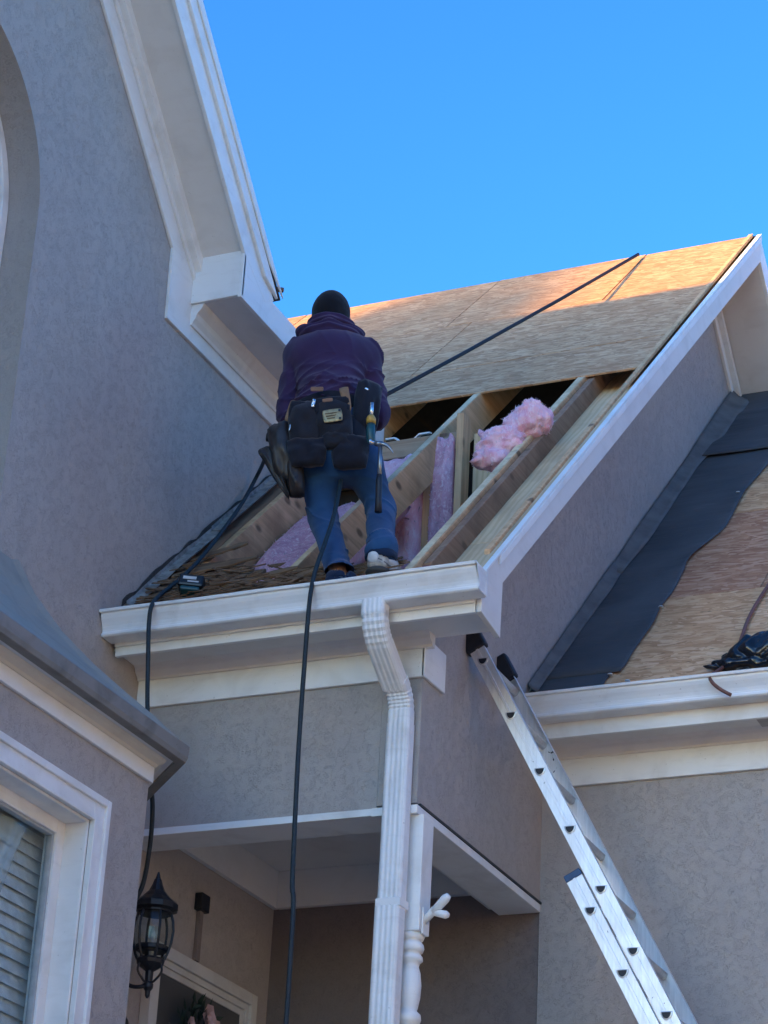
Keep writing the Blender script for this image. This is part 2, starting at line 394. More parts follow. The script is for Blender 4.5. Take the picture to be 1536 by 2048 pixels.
# back-slope rake: soffit, frieze with crown
def zb(y, o): return ZA - MB_ * (y - YA) - o
part(MB().prism([(YA, zb(YA, .20)), (16.9, zb(16.9, .20)), (16.9, zb(16.9, .19)), (YA, zb(YA, .19))], 'X', XS, XR - .024), 'soffit', SOFFIT, 0)
part(MB().prism([(YA - .02, zb(YA, .335)), (16.9, zb(16.9, .335)), (16.9, zb(16.9, .201)), (YA - .02, zb(YA, .201))], 'X', XS, XS + .02), 'frieze_board', WHITE)
part(MB().prism([(YA - .02, zb(YA, .26)), (16.9, zb(16.9, .26)), (16.9, zb(16.9, .202)), (YA - .02, zb(YA, .202))], 'X', XS + .02, XS + .055), 'crown_moulding', WHITE)
# back roof deck and attic lining, attic shade painted into their dark colour
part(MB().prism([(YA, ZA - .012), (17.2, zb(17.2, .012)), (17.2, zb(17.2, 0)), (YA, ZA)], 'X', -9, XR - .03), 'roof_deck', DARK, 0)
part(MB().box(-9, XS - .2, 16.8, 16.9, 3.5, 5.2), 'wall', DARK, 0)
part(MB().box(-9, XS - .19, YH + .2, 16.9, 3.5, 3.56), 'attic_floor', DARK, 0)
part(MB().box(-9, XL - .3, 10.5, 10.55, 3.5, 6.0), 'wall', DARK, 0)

# --- sheets of strand board on the upper slope
def slope_sheet(name, x0, x1, y0, y1, m, c, mat, th=.012, lift=0.0, gap=.0025, parent=None, skew=0.0):
    L = math.sqrt(1 + m * m); ex = Vector((1, 0, 0)); es = Vector((0, 1 / L, m / L)); en = Vector((0, -m / L, 1 / L))
    h = (y1 - y0) * L; w = x1 - x0
    v = []
    for z in (-th, 0):
        v += [(gap, gap, z), (w - gap, gap, z), (w - gap, h - gap, z), (gap, h - gap + skew, z)]
    o = mesh(name, v, [(0, 1, 2, 3), (4, 5, 6, 7), (0, 1, 5, 4), (1, 2, 6, 5), (2, 3, 7, 6), (3, 0, 4, 7)], mat, None, False, .0015, 1)
    org = Vector((x0, y0, m * y0 + c)) + en * lift
    o.matrix_world = Matrix(((ex.x, es.x, en.x, org.x), (ex.y, es.y, en.y, org.y), (ex.z, es.z, en.z, org.z), (0, 0, 0, 1)))
    p = parent or house; o.parent = p; o.matrix_parent_inverse = p.matrix_world.inverted()
    return o
for (x0, x1, y0, y1) in [(-8.5, -5.6, 10.71, 11.19), (-5.6, XR - .05, 10.71, 11.19),
                         (-8.5, -7.5, 11.19, 12.07), (-7.5, -5.06, 11.19, 12.07), (-5.06, XR - .05, 11.19, 12.07),
                         (-8.5, -6.66, 12.07, YA), (-6.66, -5.23, 12.07, YA), (-5.23, -4.2, 12.07, YA), (-4.2, XR - .05, 12.07, YA)]:
    slope_sheet('strand_board_sheet', x0, x1, y0, y1, M, C, OSB, lift=.006 + random.uniform(-.002, .002), gap=.004)

# --- rafters, top plate, studs
def rafter(x0, x1, y0, y1, d=.18, mat=PINE, off=0.0, cut=True):
    q = d * math.sqrt(1 + M * M)
    poly = [(y0, zr(y0) - off), (y1, zr(y1) - off), (y1, zr(y1) - off - q)] + ([(y0 + .08, zr(y0 + .08) - off - q), (y0, zr(y0) - off - q * .7)] if cut else [(y0, zr(y0) - off - q)])
    mb = MB().prism([(a - y0, b - zr(y0)) for a, b in poly], 'X', x0, x1)
    o = mb.build('rafter', mat, None, False, .003)
    o.location = (0, y0, zr(y0)); bpy.context.view_layer.update()
    o.parent = house; o.matrix_parent_inverse = house.matrix_world.inverted()
    return o
rafter(-5.055, -5.015, 8.50, YA - .02)
rafter(-4.500, -4.462, 8.70, 9.50)
rafter(-4.460, -4.418, 9.545, YA - .02, cut=False)
rafter(-3.862, -3.818, 8.50, YA - .02)
for x in (-5.66, -6.26, -6.86): rafter(x, x + .04, 10.4, YA - .02)
# paler sawn top edges of the rafters
for x0, x1, ya, yb_ in ((-4.457, -4.421, 9.55, 10.7), (-4.497, -4.465, 8.72, 9.49), (-3.858, -3.822, 8.53, 10.7)):
    part(MB().prism([(ya, zr(ya) + .001), (yb_, zr(yb_) + .001), (yb_, zr(yb_) + .0045), (ya, zr(ya) + .0045)], 'X', x0, x1), 'sawn_edge', PALE, 0)
# second member beside the outer rafter, with a red painted end
rafter(-3.812, -3.772, 8.66, YA - .05, .115, BROWNL, .025, False)
part(MB().prism([(8.640, zr(8.64) - .035), (8.659, zr(8.659) - .035), (8.659, zr(8.659) - .14), (8.640, zr(8.64) - .14)], 'X', -3.813, -3.771), 'painted_end', REDP)
# plywood of the rake soffit seen from above
for (y0, y1) in ((8.46, 9.0), (9.0, 10.85), (10.85, 12.9)):
    slope_sheet('plywood_strip', XS - .02, XR - .05, y0, y1, M, C, PLY, .01, -.115)
# stud wall with top plate
o = part(MB().box(-5.18, -4.32, YH, YH + .12, 5.665, 5.77), 'top_plate', PINEX, .004)
part(MB().box(-5.18, -4.32, YH + .03, YH + .15, 5.60, 5.655), 'top_plate', PINEX, .004)
for x0, x1, y0, zt in ((-4.497, -4.452, YH, 5.66), (-4.317, -4.278, YH - .02, 5.865), (-4.86, -4.82, YH, 5.66), (-4.03, -3.99, YH, 5.66)):
    part(MB().box(x0, x1, y0, y0 + .10, 3.6, zt), 'stud', PINEZ, .003)
part(MB().box(-4.27, XS - .19, YH + .11, YH + .122, 3.6, 5.80), 'wall_sheathing', PLY, .001)
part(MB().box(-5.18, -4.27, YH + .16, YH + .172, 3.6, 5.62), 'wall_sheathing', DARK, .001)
# short studs standing behind the lower rafters
for x0, x1, y0 in ((-4.40, -4.365, 9.05), (-4.93, -4.90, 9.42), (-5.10, -5.07, 9.3)):
    part(MB().box(x0, x1, y0, y0 + .09, 3.6, zr(y0) - .24), 'stud', PINEZ, .003)
# white corrugated vent baffle lying on the plate
pts = [(-4.74, .0), (-4.69, .0), (-4.655, -.055), (-4.585, -.055), (-4.55, .0), (-4.49, .0)]
mb = MB(); vv = []; ff = []
for i, (x, dz) in enumerate(pts):
    for y, dzz in ((10.20, 0), (10.235, .012)):
        for t in (0, .009): vv.append((x, y, 5.80 + dz * .55 + dzz + t))
for i in range(len(pts) - 1):
    a = i * 4; b = a + 4
    ff += [(a, b, b + 2, a + 2), (a + 1, a + 3, b + 3, b + 1), (a, a + 1, b + 1, b), (a + 2, b + 2, b + 3, a + 3)]
ff += [(0, 2, 3, 1), (20, 21, 23, 22)]
mb.add(vv, ff); part(mb, 'vent_baffle', WHITE, 0)

slope_sheet('ledger_strip', -5.176, -5.075, 8.90, 10.6, M, C, BROWNL, .03, -.012)
slope_sheet('ledger_strip', -5.07, -5.058, 8.90, 10.6, M, C, PALE, .05, -.03)
# --- remains of the old deck at the eave, lower left
for i, (x0, x1, y0, y1) in enumerate([(-5.17, -4.44, 8.46, 8.60), (-5.17, -4.62, 8.605, 8.76), (-5.17, -4.80, 8.765, 8.90)]):
    slope_sheet('old_deck_board', x0, x1, y0, y1, M, C, OLDW, .018, .004 + .003 * i, .002)
slope_sheet('eave_board', -4.44, -3.87, 8.455, 8.56, M, C, PINEX, .018, -.02, .001)

# ------------------------------------------------------------------ left wing
AYC, AR, AZC = 6.70, 0.745, 5.605          # arched window: centre, radius, spring line
APY = 6.70; APZ = 7.143 + (8.075 - APY) * 1.0
def arch(r, n=40, foot=3.9):
    p = [(AYC + r, foot)] + [(AYC + r * math.cos(a), AZC + r * math.sin(a)) for a in np.linspace(0, math.pi, n)] + [(AYC - r, foot)]
    return p
def holed(outer, hole, x0, x1, mat, name, reveal=None, hole_open=True):
    loops = [[Vector((a, b, 0)) for a, b in outer], [Vector((a, b, 0)) for a, b in hole]]
    tri = tessellate_polygon(loops); pts = outer + hole; n = len(pts)
    v = [(x1, a, b) for a, b in pts] + [(x0, a, b) for a, b in pts]
    f = [tuple(t) for t in tri] + [tuple(i + n for i in t) for t in tri]
    no = len(outer); nh = len(hole)
    f += [(i, (i + 1) % no, (i + 1) % no + n, i + n) for i in range(no)]
    f += [(no + i, no + (i + 1) % nh, no + (i + 1) % nh + n, no + i + n) for i in range(nh)]
    return mesh(name, v, f, mat, house, False)
def zk(y): return 6.955 - .975 * (y - 7.713)        # wall side of the rake frieze
wl_poly = [(3.9, GROUND), (10.2, GROUND), (10.2, 5.95), (8.8, 5.95), (8.8, 6.2), (APY, zk(APY) + .45), (3.9, zk(APY) + .45 - .975 * (APY - 3.9))]
holed(wl_poly, arch(AR)[::-1], XL - .25, XL, STUCCO, 'wall')
# arched window set back in its reveal
def ring(r0, r1, x0, x1, mat, name, foot=3.92, parent=None):
    a, b = arch(r0, 40, foot), arch(r1, 40, foot); n = len(a)
    v = [(x1, *p) for p in a] + [(x1, *p) for p in b] + [(x0, *p) for p in a] + [(x0, *p) for p in b]; f = []
    for i in range(n - 1):
        f += [(i, i + 1, n + i + 1, n + i), (2 * n + i, 3 * n + i, 3 * n + i + 1, 2 * n + i + 1), (i, 2 * n + i, 2 * n + i + 1, i + 1), (n + i, n + i + 1, 3 * n + i + 1, 3 * n + i)]
    f += [(0, n, 3 * n, 2 * n), (n - 1, 3 * n - 1, 4 * n - 1, 2 * n - 1)]
    return mesh(name, v, f, mat, parent or house, False, .004, 2)
win = ring(AR - .002, AR - .05, XL - .21, XL - .155, WHITE, 'window')
win['label'] = 'white arched window set back in the stucco wall'
ring(AR - .05, AR - .085, XL - .215, XL - .17, WHITE, 'frame', parent=win)
def m_glass():
    k = NM('window_glass'); n, l = k.n, k.l; n.remove(k.b)
    g = n.new('ShaderNodeBsdfGlossy'); g.inputs['Roughness'].default_value = .02
    t = n.new('ShaderNodeBsdfTransparent'); t.inputs['Color'].default_value = (.86, .91, .92, 1)
    fr = n.new('ShaderNodeLayerWeight'); fr.inputs['Blend'].default_value = .5; mx = n.new('ShaderNodeMixShader')
    f4 = k.math('ADD', k.math('MULTIPLY', k.math('POWER', fr.outputs['Facing'], 4.0), .7), .03)
    l.new(f4, mx.inputs[0]); l.new(t.outputs[0], mx.inputs[1]); l.new(g.outputs[0], mx.inputs[2])
    l.new(mx.outputs[0], n['Material Output'].inputs[0]); return k.m
GLASS = m_glass()
poly = arch(AR - .08, 30, 3.95)
mesh('pane', [(XL - .2, *p) for p in poly] + [(XL - .195, *p) for p in poly], [tuple(range(len(poly))), tuple(range(len(poly), 2 * len(poly)))] , GLASS, win)
mb = MB().box(XL - .205, XL - .185, AYC - AR + .05, AYC + AR - .05, AZC - .02, AZC + .02)
mb.build('muntin', WHITE, win); MB().box(XL - .205, XL - .186, AYC - .02, AYC + .02, 3.95, AZC + AR - .06).build('muntin', WHITE, win)
MB().box(XL - .32, XL - .3, AYC - AR, AYC + AR, 3.9, AZC + AR).build('room_shade', m_plain('pale_shade', (.55, .55, .53), .8), win)

# rake frieze, crown, soffit, fascia
XO = -4.887
frz = [(8.575, zk(8.575) - .01), (8.585, 5.722), (10.2, 5.722), (10.2, 5.925), (8.80, 5.925), (8.80, 6.25), (APY, zk(APY) + .30), (APY, zk(APY))]
part(MB().prism(frz, 'X', XL, XL + .016), 'frieze_board', WHITE)
part(MB().prism([(APY, zk(APY) + .135), (8.80, zk(8.80) + .135), (8.80, zk(8.8) + .175), (APY, zk(APY) + .175)], 'X', XL + .016, XL + .03), 'bead_moulding', WHITE)
part(MB().prism([(APY, zk(APY) + .175), (8.80, zk(8.80) + .175), (8.80, zk(8.8) + .27), (APY, zk(APY) + .27)], 'X', XL + .016, XL + .062), 'crown_moulding', WHITE)
def zfb(y): return 7.012 - .977 * (y - 7.896)       # underside of the rake
part(MB().prism([(APY, zfb(APY) + .02), (8.85, zfb(8.85) + .02), (8.85, zfb(8.85) + .035), (APY, zfb(APY) + .035)], 'X', XL, XO - .02), 'soffit', SOFFIT, 0)
part(MB().prism([(APY, zfb(APY)), (8.79, zfb(8.79)), (9.03, zfb(9.03) + .10), (9.12, 6.062), (APY, zfb(APY) + .33)], 'X', XO - .02, XO), 'rake_board', WHITE)
part(MB().prism([(APY, zfb(APY) + .17), (8.98, zfb(8.98) + .17), (9.13, 6.075), (APY, zfb(APY) + .335)], 'X', XO, XO + .018), 'shingle_mould', WHITE)
part(MB().prism([(APY, zfb(APY) + .27), (9.0, zfb(9.0) + .27), (9.168, 6.096), (APY, zfb(APY) + .366)], 'X', XO + .0185, XO + .028), 'drip_edge', WHITE)
part(MB().prism([(3.9, zfb(APY) + .345 - 2.8), (APY, zfb(APY) + .345), (9.16, 6.085), (9.165, 6.092), (APY, zfb(APY) + .358), (3.9, zfb(APY) + .358 - 2.8)], 'X', -11, XO + .012), 'roof_deck', SHINGLE, 0)
# boxed return that runs back to the main roof
part(MB().box(XL + .016, XO - .001, 8.786, 8.806, 5.912, 6.19), 'return_end_board', WHITE, .004)
part(MB().box(XL + .016, XO - .02, 8.807, 10.25, 5.912, 5.924), 'soffit', SOFFIT, 0)
part(MB().prism([(8.784, 5.90), (10.5, 5.90), (10.5, 6.05), (9.12, 6.05), (8.99, 6.13), (8.784, 6.19)], 'X', XO - .021, XO - .001), 'fascia', WHITE, .003)
part(MB().box(XL, XO - .02, 9.1, 10.5, 6.02, 6.045), 'roof_deck', SHINGLE, 0)
crn = [(XL + .016, 5.80), (XL + .026, 5.80), (XL + .03, 5.815), (XL + .045, 5.835), (XL + .052, 5.86), (XL + .075, 5.885), (XL + .085, 5.911), (XL + .016, 5.911)]
part(MB().prism(crn, 'Y', 8.80, 10.2), 'crown_moulding', WHITE, 0)

# ------------------------------------------------------------------ lower right wing
part(MB().box(XS + .001, 3, 9.93, YH, 3.962, 3.974), 'soffit', SOFFIT, 0)
part(MB().box(XS + .001, 3, 9.91, 9.93, 3.925, 4.13), 'fascia', WHITE)
part(MB().box(XS + .001, 3, YH - .02, YH, 3.774, 3.93), 'frieze_board', WHITE)
bed2 = [(y + YH - YF, z) for y, z in bed]
part(MB().prism(bed2, 'X', XS + .002, 3), 'bed_moulding', SOFFIT, 0)
for i in range(5):
    o = part(MB().box(-2.72 + i * .085, -2.655 + i * .085, 9.99, 10.10, 3.954, 3.9615), 'soffit_vent', m_plain('vent_grey', (.42, .40, .38), .7) if i == 0 else bpy.data.materials['vent_grey'], .001)
for (x0, x1, y0, y1, mt) in [(-3.79, -1.9, 9.93, 10.786, OSB2), (-1.9, .5, 9.93, 10.786, OSB2), (-3.79, -2.9, 10.786, 11.75, OSBR), (-2.9, -.5, 10.786, 11.75, OSBR), (-3.79, -2.2, 11.75, 12.7, OSB2), (-2.2, .2, 11.75, 12.7, OSBR), (-3.79, -1.4, 12.7, 13.6, OSB2), (-3.79, -1.4, 13.6, 14.6, OSB2)]:
    o = slope_sheet('strand_board_sheet', x0, x1, y0, y1, M2, C2, mt)

# ------------------------------------------------------------------ bay at lower left
XB, YC = -4.60, 7.87
gx = XB + .135; ey = YC + .414 * .135
bay_pl = [(XB, 4.5), (XB, YC), (XL - .02, YC + (XB - XL) + .02)]
# wall with the window opening
wy, wz0, wz1 = 7.456, .9, 2.812
holed([(4.5, GROUND), (YC, GROUND), (YC, 3.22), (4.5, 3.22)], [(wy, wz0), (wy, wz1), (5.6, wz1), (5.6, wz0)], XB - .15, XB, STUCCO, 'bay_wall')
mb = MB(); d = Vector((-1, 1, 0)).normalized(); nrm = Vector((1, 1, 0)).normalized()
a = Vector((XB, YC, 0)); b = Vector((XL - .02, YC + (XB - XL) * 1 + .02, 0)); b = a + d * ((XB - XL) * math.sqrt(2) + .02)
mb.add([a + Vector((0, 0, GROUND)), b + Vector((0, 0, GROUND)), b + Vector((0, 0, 3.22)), a + Vector((0, 0, 3.22)),
        a - nrm * .12 + Vector((0, 0, GROUND)), b - nrm * .12 + Vector((0, 0, GROUND)), b - nrm * .12 + Vector((0, 0, 3.22)), a - nrm * .12 + Vector((0, 0, 3.22))],
       [(0, 1, 2, 3), (4, 5, 6, 7), (0, 1, 5, 4), (1, 2, 6, 5), (2, 3, 7, 6), (3, 0, 4, 7)])
part(mb, 'bay_wall', STUCCO, 0)
def baypath(off, z):                       # offset outline of the bay at height z
    k = off * .4142
    return [Vector((XB + off, 4.5, z)), Vector((XB + off, YC + k, z)), Vector((XB + off, YC + k, z)) + d * ((XB - XL) * math.sqrt(2) + .05)]
def bayband(prof, mat, name, parent=None, bevel=.002):   # (offset, z) closed profile swept round the bay
    n = len(prof); v = []; f = []
    for o_, z in prof: v += baypath(o_, z)
    for i in range(n):
        j = (i + 1) % n
        for s_ in range(2): f.append((i * 3 + s_, i * 3 + s_ + 1, j * 3 + s_ + 1, j * 3 + s_))
    f.append(tuple(i * 3 for i in range(n))); f.append(tuple(i * 3 + 2 for i in range(n)))
    return mesh(name, v, f, mat, parent or house, False, bevel)
bayband([(0, 3.10), (.016, 3.10), (.016, 3.165), (0, 3.165)], WHITE, 'frieze_board')
bayband([(0, 3.165), (.02, 3.165), (.028, 3.175), (.05, 3.185), (.06, 3.197), (0, 3.197)], CREAM, 'crown_moulding', bevel=0)
bayband([(0, 3.1975), (.085, 3.1975), (.085, 3.21), (0, 3.21)], SOFFIT, 'soffit', bevel=0)
# curved metal roof with a hip cap
prof = [(.12, 3.245), (0.0, 3.36), (-.12, 3.46), (-.25, 3.575), (-.38, 3.71), (-.50, 3.87), (-.60, 4.06), (-.63, 4.16)]
v = []; f = []
for o_, z in prof: v += baypath(o_, z)
for i in range(len(prof) - 1):
    for s_ in range(2): f.append((i * 3 + s_, i * 3 + s_ + 1, i * 3 + 3 + s_ + 1, i * 3 + 3 + s_))
broof = mesh('bay_roof', v, f, BAYM, house, True)
broof.data.polygons.foreach_set('use_smooth', [False] * len(broof.data.polygons))
part(MB().box(XL, XB - .001, 4.5, 4.62, GROUND, 3.22), 'bay_wall', STUCCO, 0)
mesh('roof_end', [baypath(o_, z)[0] for o_, z in prof] + [Vector((XL, 4.5, 4.16)), Vector((XL, 4.5, 3.2))], [tuple(range(len(prof) + 2))], BAYM, broof)
hip = [baypath(o_, z)[1] + Vector((0, 0, .004)) for o_, z in prof]
mb = MB(); vv = []
for p in hip:
    vv += [p + Vector((0, -.055, -.006)), p + Vector((0, 0, .016)), p + d * .03 + Vector((0, 0, -.004))]
mb.add(vv, [(i * 3 + s_, i * 3 + s_ + 1, i * 3 + s_ + 4, i * 3 + s_ + 3) for i in range(len(hip) - 1) for s_ in range(2)])
mb.build('hip_cap', BAYM, broof)
# bay window: casing, jamb, sash, glass, and the blind behind
cas = MB()
bw = empty  # readable alias
def frame_rect(y0, y1, z0, z1, w, x0, x1, mat, name, parent):
    mb = MB()
    mb.box(x0, x1, y1 - w, y1, z0, z1); mb.box(x0, x1, y0, y0 + w, z0, z1); mb.box(x0, x1, y0 + w, y1 - w, z1 - w, z1); mb.box(x0, x1, y0 + w, y1 - w, z0, z0 + w)
    return mb.build(name, mat, parent, False, .004)
bwin = frame_rect(5.5, 7.553, .8, 2.905, .092, XB, XB + .018, WHITE, 'window', house)
bwin['label'] = 'white framed bay window with a pale blind and sheer curtain'
frame_rect(5.49, 7.563, .79, 2.915, .03, XB, XB + .030, WHITE, 'casing', bwin)
frame_rect(5.585, 7.472, .885, 2.825, .014, XB + .018, XB + .026, WHITE, 'casing', bwin)
frame_rect(5.59, 7.461, .895, 2.815, .012, XB - .13, XB + .001, WHITE, 'jamb', bwin)
frame_rect(5.60, 7.450, .905, 2.804, .055, XB - .15, XB - .095, WHITE, 'sash', bwin)
frame_rect(5.655, 7.396, .96, 2.75, .012, XB - .135, XB - .105, m_plain('sash_gasket', (.42, .45, .46), .5), 'glazing_bead', bwin)
MB().box(XB - .128, XB - .122, 5.65, 7.40, .95, 2.76).build('pane', GLASS, bwin)
CURT = m_plain('sheer_curtain', (.72, .75, .74), .9, 0, .12, 6)
blind = empty('window_blind', (XB - .2, 6.5, 2.75), 'pale slatted blind hanging behind the lower left bay window', 'blind')
SL = m_plain('blind_slat_white', (.86, .87, .86), .6)
slat0 = None
for i in range(37):
    z = 2.74 - i * .050
    if slat0 is None:
        slat0 = MB().obox((0, 0, 0), (-.30, 0, .954), (0, 1, 0), (.954, 0, .30), .056, 2.2, .003).build('slat', SL, None)
        s_ = slat0
    else:
        s_ = slat0.copy(); COL.objects.link(s_)
    s_.location = (XB - .20, 6.68, z); s_.parent = blind; s_.matrix_parent_inverse = blind.matrix_world.inverted()
mb = MB(); n = 60; vv = []
for i in range(n + 1):
    y = 5.7 + (7.28 - 5.7) * i / n
    for z in (2.74, .9):
        yy = y if z > 2 else 5.7 + (6.55 - 5.7) * i / n
        vv.append((XB - .158 + .010 * math.sin(i * 1.25), yy, z))
mb.add(vv, [(2 * i, 2 * i + 1, 2 * i + 3, 2 * i + 2) for i in range(n)])
def m_sheer():
    k = NM('sheer_voile'); n_, l = k.n, k.l
    t = n_.new('ShaderNodeBsdfTransparent'); mx = n_.new('ShaderNodeMixShader'); mx.inputs[0].default_value = .3
    k.col((.8, .83, .82)); k.b.inputs['Roughness'].default_value = .9
    l.new(t.outputs[0], mx.inputs[1]); l.new(k.b.outputs[0], mx.inputs[2]); l.new(mx.outputs[0], n_['Material Output'].inputs[0]); return k.m
cu = mb.build('sheer_curtain', m_sheer(), None, True); tag(cu, 'sheer pale curtain drawn aside inside the lower left bay window', 'curtain')

# ------------------------------------------------------------------ gutters and downspout
KP = [(0, .0), (0, -.108), (-.083, -.108), (-.088, -.104), (-.088, -.095), (-.079, -.090), (-.080, -.078), (-.085, -.063), (-.093, -.048), (-.102, -.034), (-.108, -.020), (-.110, -.008), (-.123, -.007), (-.125, .002), (-.117, .005), (-.108, .002)]
def thick(pl, t):
    out = []
    for i, p in enumerate(pl):
        a = Vector(pl[max(i - 1, 0)]); b = Vector(pl[min(i + 1, len(pl) - 1)]); tg = (b - a).normalized()
        out.append((p[0] + tg.y * t, p[1] - tg.x * t))
    return out
def gutter(x0, x1, yb, zt, mat, parent, name='trough', sag=0.0):
    pr = [(yb + a, zt + b) for a, b in KP]; inn = thick(pr, -.003)
    pr2 = pr + inn[::-1]; n = len(pr2); v = []; f = []
    K = 14
    for i in range(K + 1):
        t = i / K; x = x0 + (x1 - x0) * t; dz = sag * math.sin(t * math.pi) + .0012 * math.sin(t * 17)
        v += [(x, a, b + dz) for a, b in pr2]
    for i in range(K):
        f += [(i * n + j, i * n + (j + 1) % n, (i + 1) * n + (j + 1) % n, (i + 1) * n + j) for j in range(n)]
    f += [tuple(range(n)), tuple(K * n + j for j in range(n))]
    return mesh(name, v, f, mat, parent, False, .0012, 1)
def endcap(x0, x1, yb, zt, mat, parent):
    pr = [(yb + a, zt + b) for a, b in KP]
    return MB().prism(pr, 'X', x0, x1).build('end_cap', mat, parent, False, .001)
g1 = empty('gutter', (-4.3, 8.36, 3.98), 'white ogee gutter along the open porch roof below the worker', 'gutter')
gutter(XL + .004, -3.418, 8.417, 4.090, GUT, g1, sag=-.004)
endcap(-3.4185, -3.414, 8.417, 4.090, GUT, g1); endcap(XL + .001, XL + .004, 8.417, 4.090, GUT, g1)
MB().box(-3.44, -3.412, 8.405, 8.42, 3.985, 4.10).build('end_flange', GUT, g1)
g2 = empty('gutter', (-2.5, 9.85, 4.0), 'white ogee gutter on the lower right roof below the black bag', 'gutter')
gutter(XS + .02, 2.9, 9.909, 4.108, GUT, g2)
endcap(XS + .016, XS + .02, 9.909, 4.108, GUT, g2)
for i in range(3): MB().box(-4.75 + i * .55, -4.738 + i * .55, 8.30, 8.418, 4.078, 4.084).build('hanger', GUT, g1)
g3 = empty('gutter', (gx, 7.0, 3.18), 'weathered grey gutter round the eave of the lower left bay', 'gutter')
bayband([(.085, 3.19), (.128, 3.19), (.135, 3.21), (.138, 3.255), (.132, 3.262), (.126, 3.25), (.122, 3.2), (.085, 3.2)], GUTOLD, 'trough', g3)
bayband([(.078, 3.212), (.0845, 3.212), (.0845, 3.262), (.078, 3.262)], GUTOLD, 'back_flange', g3)

ds = empty('downspout', (-3.878, 8.5, GROUND), 'white ribbed downspout with crimped elbows at the porch corner', 'downspout')
def rect_prof(w, h, ribs=4):
    p = []
    for i in range(ribs * 4 + 1):
        t = i / (ribs * 4); x = -w / 2 + .008 + (w - .016) * t; p.append((x, -h / 2 - .0022 * (1 if (i % 4) in (1, 2) else -.2)))
    p += [(w / 2, -h / 2 + .008)]
    for i in range(9):
        t = i / 8; p.append((w / 2 + .0018 * (1 if (i % 4) in (1, 2) else 0), -h / 2 + .010 + (h - .02) * t))
    p += [(w / 2 - .006, h / 2), (-w / 2 + .006, h / 2), (-w / 2, h / 2 - .008), (-w / 2, -h / 2 + .008)]
    return p
def dspipe(path, w, h, name, mat, crimp=None):
    pr = rect_prof(w, h); n = len(pr); v = []; f = []
    for i, (x, y, z) in enumerate(path):
        a = path[max(i - 1, 0)]; b = path[min(i + 1, len(path) - 1)]
        t = Vector((0, b[1] - a[1], b[2] - a[2])).normalized()       # downwards
        nn = Vector((0, -t.z, t.y))                                  # outward (+y when t is down)
        s = crimp(i) if crimp else 1
        for px, py in pr:
            k = s
            v.append((x + px * (1 - (1 - k) * .35), y + nn.y * py * k, z + nn.z * py * k))
    for i in range(len(path) - 1):
        f += [(i * n + j, i * n + (j + 1) % n, (i + 1) * n + (j + 1) % n, (i + 1) * n + j) for j in range(n)]
    f += [tuple(range(n)), tuple((len(path) - 1) * n + j for j in range(n))]
    return mesh(name, v, f, mat, ds, False)
DW, DH = .098, .07
def bend(y0, z0, a0, a1, rad, n=12):
    # arc in the y-z plane, angle measured from straight down towards +y
    pts = []; sgn = 1 if a1 > a0 else -1
    nx, nz = math.cos(a0) * sgn, math.sin(a0) * sgn      # centre direction
    cy, cz = y0 + nx * rad, z0 + nz * rad
    for i in range(n + 1):
        a = a0 + (a1 - a0) * i / n
        pts.append((cy - math.cos(a) * sgn * rad, cz - math.sin(a) * sgn * rad))
    return pts
A = math.radians(56)
seg1 = [(8.355, 3.995), (8.355, 3.93)]; b1 = bend(8.355, 3.955, 0, A, .15)
e = b1[-1]; L_ = (8.655 - e[0] - .13 * (1 - math.cos(A)) ) / math.sin(A)
e2 = (e[0] + L_ * math.sin(A), e[1] - L_ * math.cos(A)); b2 = bend(e2[0], e2[1], A, 0, .13)
xu, xl = -3.884, -3.876
p1 = [(xu, *p) for p in seg1] + [(xu, *p) for p in b1] + [(xu, *e2)]
dspipe(p1, DW + .004, DH + .004, 'elbow', GUT, lambda i: 1 - .10 * (i % 2) if 2 < i < 14 else 1)
p2 = [(xl, e2[0] - .02, e2[1] + .0135)] + [(xl, *p) for p in b2] + [(xl, b2[-1][0], b2[-1][1] - .05)]
dspipe(p2, DW, DH, 'elbow', GUT, lambda i: 1 - .12 * (i % 2) if 1 < i < 13 else 1)
zb_ = b2[-1][1] - .045
dspipe([(xl, 8.655, zb_), (xl, 8.655, 2.76)], DW + .004, DH + .004, 'pipe', GUT)
dspipe([(xl - .004, 8.651, 2.768), (xl - .012, 8.645, GROUND + .1)], DW + .010, DH + .010, 'pipe', GUT)
MB().box(xl - .055, xl + .055, 8.612, 8.70, 2.765, 2.80).build('strap', GUT, ds, False, .002)

# ------------------------------------------------------------------ porch post at the corner
pc = (-3.835, 8.775, 0)
post = MB().box(pc[0] - .055, pc[0] + .055, pc[1] - .055, pc[1] + .055, 2.69, 3.18).build('porch_post', WHITE, house, False, .004)
tp = [(.052, 2.69), (.055, 2.68), (.05, 2.665), (.04, 2.66), (.052, 2.645), (.055, 2.63), (.05, 2.615), (.038, 2.61), (.05, 2.595), (.052, 2.58), (.04, 2.57), (.036, 2.555), (.044, 2.53), (.05, 2.48), (.048, 2.43), (.04, 2.39), (.036, 2.375), (.052, 2.36), (.055, 2.34), (.05, 2.325), (.036, 2.315), (.038, 2.29), (.046, 2.2), (.052, 2.08), (.05, 2.0), (.04, 1.95), (.036, 1.94), (.052, 1.92), (.052, 1.9), (.036, 1.88), (.04, 1.8), (.05, 1.4), (.05, 1.0), (.05, GROUND + .3)]
MB().lathe([(r, z) for r, z in tp], (pc[0], pc[1], 0), 28).build('turned_shaft', WHITE, post, True)

